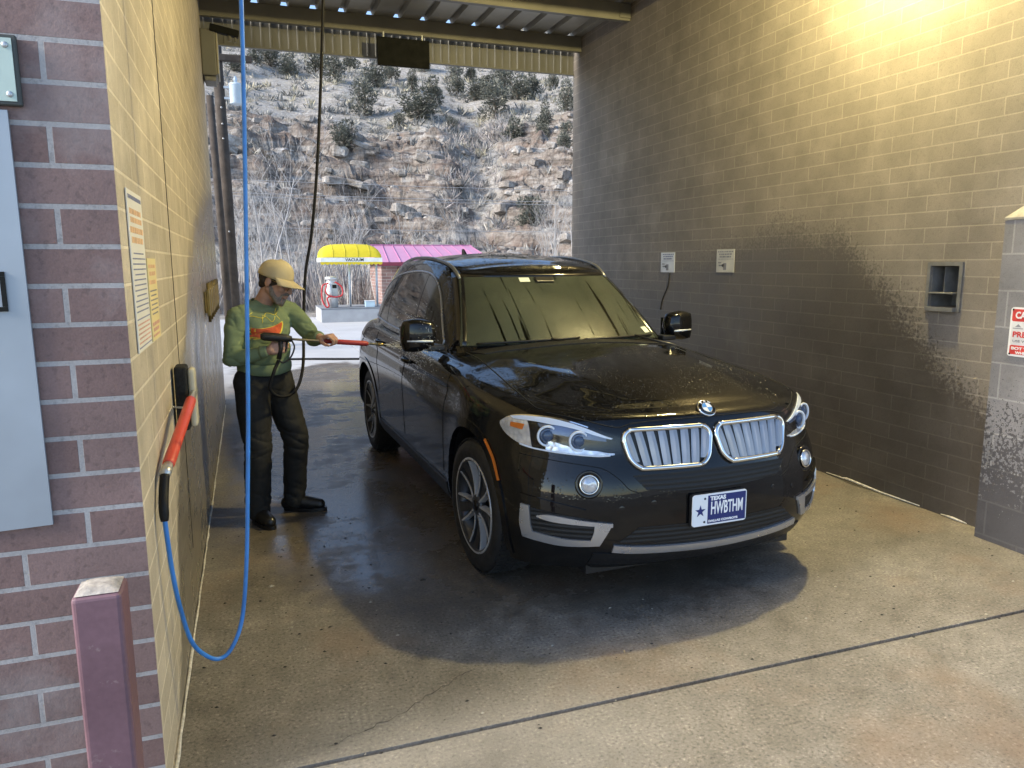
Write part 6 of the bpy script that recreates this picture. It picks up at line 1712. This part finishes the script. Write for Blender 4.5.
lines(o, w, [(.03-.016*k, .005, .02*(k % 2)) for k in range(6)], INKG, 'small_print', seed=7)
lines(o, w, [(-.085, .012, .0), (-.105, .012, .02), (-.125, .008, .0)], INKR, 'footer', seed=8)
for lab, y0, y1, z0, z1, mat, ink, sd in (('small bluish white notice on the brown wall, farther from the shelf', 6.955, 7.235, 1.565, 1.775, plain('paper_cool', (.66, .68, .72), .6), INKB, 11), ('small greyish notice on the brown wall, nearer the recessed shelf', 5.925, 6.205, 1.575, 1.790, plain('paper_grey', (.52, .51, .47), .6), INKG, 12)):
    o, w, h = wall_sheet('notice_sign', lab, y0, y1, z0, z1, mat, XR, -1)
    lines(o, w, [(.085, .010, 0), (.062, .012, .02), (.038, .014, .03), (.016, .004, 0)], ink, 'print', -1, seed=sd)
    b = MB(); b.box((-.0068, .03, -.05), (-.0062, .10, -.036)); b.box((-.0068, .02, -.058), (-.0062, .05, -.03)); b.box((-.0068, -.02, -.085), (-.0062, .03, -.02)); b.box((-.0068, .06, -.022), (-.0062, .11, -.012)); b.build('pictogram', INKG, o)
    lines(o, w, [(-.03-.012*k, .003, .0) for k in range(4)], INKG, 'caption', -1, pad=.17, seed=sd+1)
# drip mark below
b = MB(); b.tube(spline([(XR-.001, 7.05, 1.56), (XR-.001, 7.08, 1.42), (XR-.001, 7.18, 1.28), (XR-.001, 7.22, 1.16)], 16), .010, 5)
o = b.build('wall_stain', plain('drip_dark', (.03, .027, .025), .7)); o.parent = bay
# red and white caution sign on the pier
cs = empty('caution_sign', (4.135, 2.965, 1.27), 0, 'red and white caution sign on the grey block pier', 'sign')
RED = plain('sign_red', (.50, .05, .045), .4); WHS = plain('sign_white', (.68, .68, .68), .4, var=.03); SW, SHh = .130, .140
def sg_m(z): return Matrix.Translation((z, 0, 0)) @ Matrix.Rotation(R(-90), 4, 'Z') @ Matrix.Rotation(R(90), 4, 'X')
# local sign plane: u runs from far (left in view) to near (right), v up
b = MB(); b.prism(rrect(0, 0, SW, SHh, .016), .004, 0, sg_m(-.002)); b.build('panel', WHS, cs)
def sbox(u0, v0, u1, v1, mat, nm, r=.010, d=.0005): b = MB(); b.prism(rrect((u0+u1)/2, (v0+v1)/2, (u1-u0)/2, (v1-v0)/2, r), .0006, 0, sg_m(-.006-d)); return b.build(nm, mat, cs)
sbox(-SW+.010, .060, SW-.010, SHh-.010, RED, 'header'); sbox(-SW+.012, -SHh+.012, SW-.012, -.075, RED, 'footer')
sbox(-SW+.012, -.0725, SW-.012, .0575, plain('sign_panel', (.60, .60, .60), .4), 'field')
def stext(s, size, u, v, mat, nm, bold=0.0, width=None, al='LEFT'):
    o = text_mesh(nm, s, size, mat, cs, bold=bold, width=width, align=al); o.matrix_local = sg_m(-.0085) @ Matrix.Translation((u, v, 0)); return o
stext('CAUTION', .052, -SW+.030, .094, WHS, 'lettering', .002, .195)
stext('LOW', .044, -SW+.09, .030, RED, 'lettering', .0014, .075); stext('PRESSURE', .044, -SW+.022, -.015, RED, 'lettering', .0014, .215)
stext('USE WITH CARE', .020, -SW+.026, -.052, INKG, 'small_lettering', .0005, .20); stext('BOT WATER', .022, -SW+.022, -.094, WHS, 'small_lettering', .0008, .19); stext('WHEN ON', .020, -SW+.05, -.118, WHS, 'small_lettering', .0008, .13)
b = MB(); b.prism([(-SW+.02, .018), (-SW+.08, .018), (-SW+.08, .023), (-SW+.02, .023)], .0006, 0, sg_m(-.0068)); b.prism([(-SW+.032, .028), (-SW+.070, .028), (-SW+.051, .046)], .0006, 0, sg_m(-.0068)); b.build('pictogram', INKG, cs)
for u in (-SW+.014, SW-.014):
    for v in (-SHh+.014, SHh-.014):
        b = MB(); b.lathe([(.006, .0), (.005, .003), (.001, .004)], 12, 0, sg_m(-.006) @ Matrix.Translation((u, v, 0))); b.build('screw', M['dark'], cs)

# ---- front face of the left wall: steel panel, enamel plate, bollard
fp = empty('steel_panel', (-.70, YF, 1.45), 0, 'tall brushed steel equipment panel on the red brick front', 'panel')
b = MB(); b.add([(-.55, -.012, .610), (.150, -.012, .610), (.154, -.012, -.497), (-.55, -.012, -.520), (-.55, -.002, .610), (.150, -.002, .610), (.154, -.002, -.497), (-.55, -.002, -.520)], [(3, 2, 1, 0), (4, 5, 6, 7), (0, 1, 5, 4), (1, 2, 6, 5), (2, 3, 7, 6), (3, 0, 4, 7)])
b.build('plate', plain('panel_steel', (.33, .37, .415), .42, .25, var=.14, scale=2.2), fp)
b = MB()
for lo, hi in (((-.40, -.018, .098), (.1045, -.0125, .110)), ((-.40, -.018, .190), (.1045, -.0125, .202)), ((.0935, -.018, .1105), (.1045, -.0125, .1895))): b.box(lo, hi)
b.build('window_frame', M['dark'], fp)
ep = empty('enamel_plate', (-.66, YF, 2.155), 0, 'small pale green plate with black characters above the steel panel', 'sign')
b = MB(); b.bevbox((-.25, -.016, -.084), (.146, -.002, .088), .003, seg=1); b.build('backing', plain('plate_back', (.05, .055, .05), .6), ep)
b = MB(); b.box((-.243, -.0185, -.074), (.136, -.0165, .079)); pl_ = b.build('panel', plain('plate_green', (.46, .56, .50), .45, var=.08), ep)
text_mesh('lettering', '2', .12, M['dark'], pl_, (.065, -.0192, .033), (R(90), 0, 0), bold=.004)
for zz in (.062, -.057):
    b = MB(); b.lathe([(.008, 0), (.007, .003), (.002, .004)], 12, 0, Matrix.Translation((.121, -.0186, zz)) @ Matrix.Rotation(R(90), 4, 'X')); b.build('screw', M['steel'], pl_)
def worn(name, col, chip, rough=.55, amt=(.60, .66), sc=7):
    t = NT(name); c = t.coord('Object'); n = t.noise(c, sc, 6, .7); n2 = t.noise(c, 2.2, 4); n3 = t.noise(c, 60, 3)
    a = t.mix(.6, t.ramp(n2, [(.3, tuple(x*.78 for x in col)), (.7, tuple(min(1, x*1.18) for x in col))]), t.ramp(n3, [(.3, .85), (.7, 1.12)]), 'MULTIPLY')
    t.base(t.mix(t.maprange(n, amt[0], amt[1], 0, .8, True), a, chip)); t.rough(t.maprange(n2, .3, .7, rough-.1, rough+.15)); t.bump(n, .12, .004); return t.m
bo = empty('bollard', (-.372, 1.925, 0), 0, 'square maroon steel bollard filled with concrete at the brick corner', 'bollard')
MAR = worn('maroon_paint', (.17, .092, .112), (.27, .19, .19), .5)
b = MB(); b.bevbox((-.0535, -.0535, -.1), (.0535, .0535, .905), .011, seg=3); b.build('tube', MAR, bo)
b = MB(); vs = []; n = 9; rg = random.Random(9)
for i in range(n):
    for j in range(n):
        u, v = (i/(n-1)*2-1)*.0465, (j/(n-1)*2-1)*.0465; e = (1-(u/.0465)**4)*(1-(v/.0465)**4); vs.append((u, v, .9065+.012*e+rg.uniform(0, .003)*e))
b.add(vs, [(i*n+j, (i+1)*n+j, (i+1)*n+j+1, i*n+j+1) for i in range(n-1) for j in range(n-1)], 0, True); b.build('concrete_fill', plain('bollard_concrete', (.40, .37, .345), .9, var=.3, scale=60, bump=.7), bo)

# ---- equipment on the far end of the left wall
eb = empty('equipment_box', (XL, 9.35, 3.95), 0, 'tan metal equipment box high at the far end of the left wall', 'box')
b = MB(); b.bevbox((.002, -.16, -.24), (.155, .27, .24), .012); b.build('body', M['tan_metal'], eb)
b = MB(); b.bevbox((.157, -.15, -.22), (.175, .26, .23), .006); b.build('door', plain('tan_light', (.40, .375, .28), .5), eb)
b = MB(); b.bevbox((.02, -.12, -.29), (.14, .2, -.243), .01); b.build('base', plain('box_grey', (.2, .2, .19), .6), eb)
cm = empty('security_camera', (XL+.20, 9.2, 4.18), 0, 'dark bullet camera on the tan box under the roof', 'camera')
b = MB(); m = Matrix.Rotation(R(10), 4, 'Y'); b.bevbox((-.10, -.04, -.03), (.20, .04, .045), .01, 0, m); b.build('housing', M['dark'], cm)
b = MB(); b.cyl((.10, 0, -.03), (.10, 0, -.10), .02, 10); b.cyl((.16, 0, -.03), (.16, 0, -.11), .012, 10); b.build('bracket', M['tan_metal'], cm)
vb_ = empty('valve_manifold', (XL, 7.4, 1.37), 0, 'row of brass valves in a box on the far part of the left wall', 'valve')
BRS = plain('old_brass', (.28, .21, .08), .45, .6, var=.3, scale=10)
b = MB(); b.bevbox((.002, -1.0, -.085), (.014, 1.15, .085), .004); b.build('plate', BRS, vb_)
for k in range(7):
    b = MB(); y = -.92+k*.33; b.bevbox((.015, y-.05, -.11), (.042, y+.05, .10), .006); b.cyl((.03, y, -.16), (.03, y, .15), .012, 8); b.build('valve', BRS, vb_)
# dark signal panel hanging from the last roof beam
sp_ = empty('signal_panel', (1.93, 9.33, 4.15), 0, 'flat dark rectangular panel hanging under the roof edge', 'sign')
b = MB(); b.bevbox((-.315, -.02, -.16), (.315, .02, .16), .006); b.build('panel', M['dark'], sp_)
b = MB(); b.box((-.24, -.004, .161), (-.225, .004, .223)); b.build('hanger', M['steel'], sp_); b = MB(); b.box((.225, -.004, .161), (.24, .004, .223)); b.build('hanger', M['steel'], sp_)
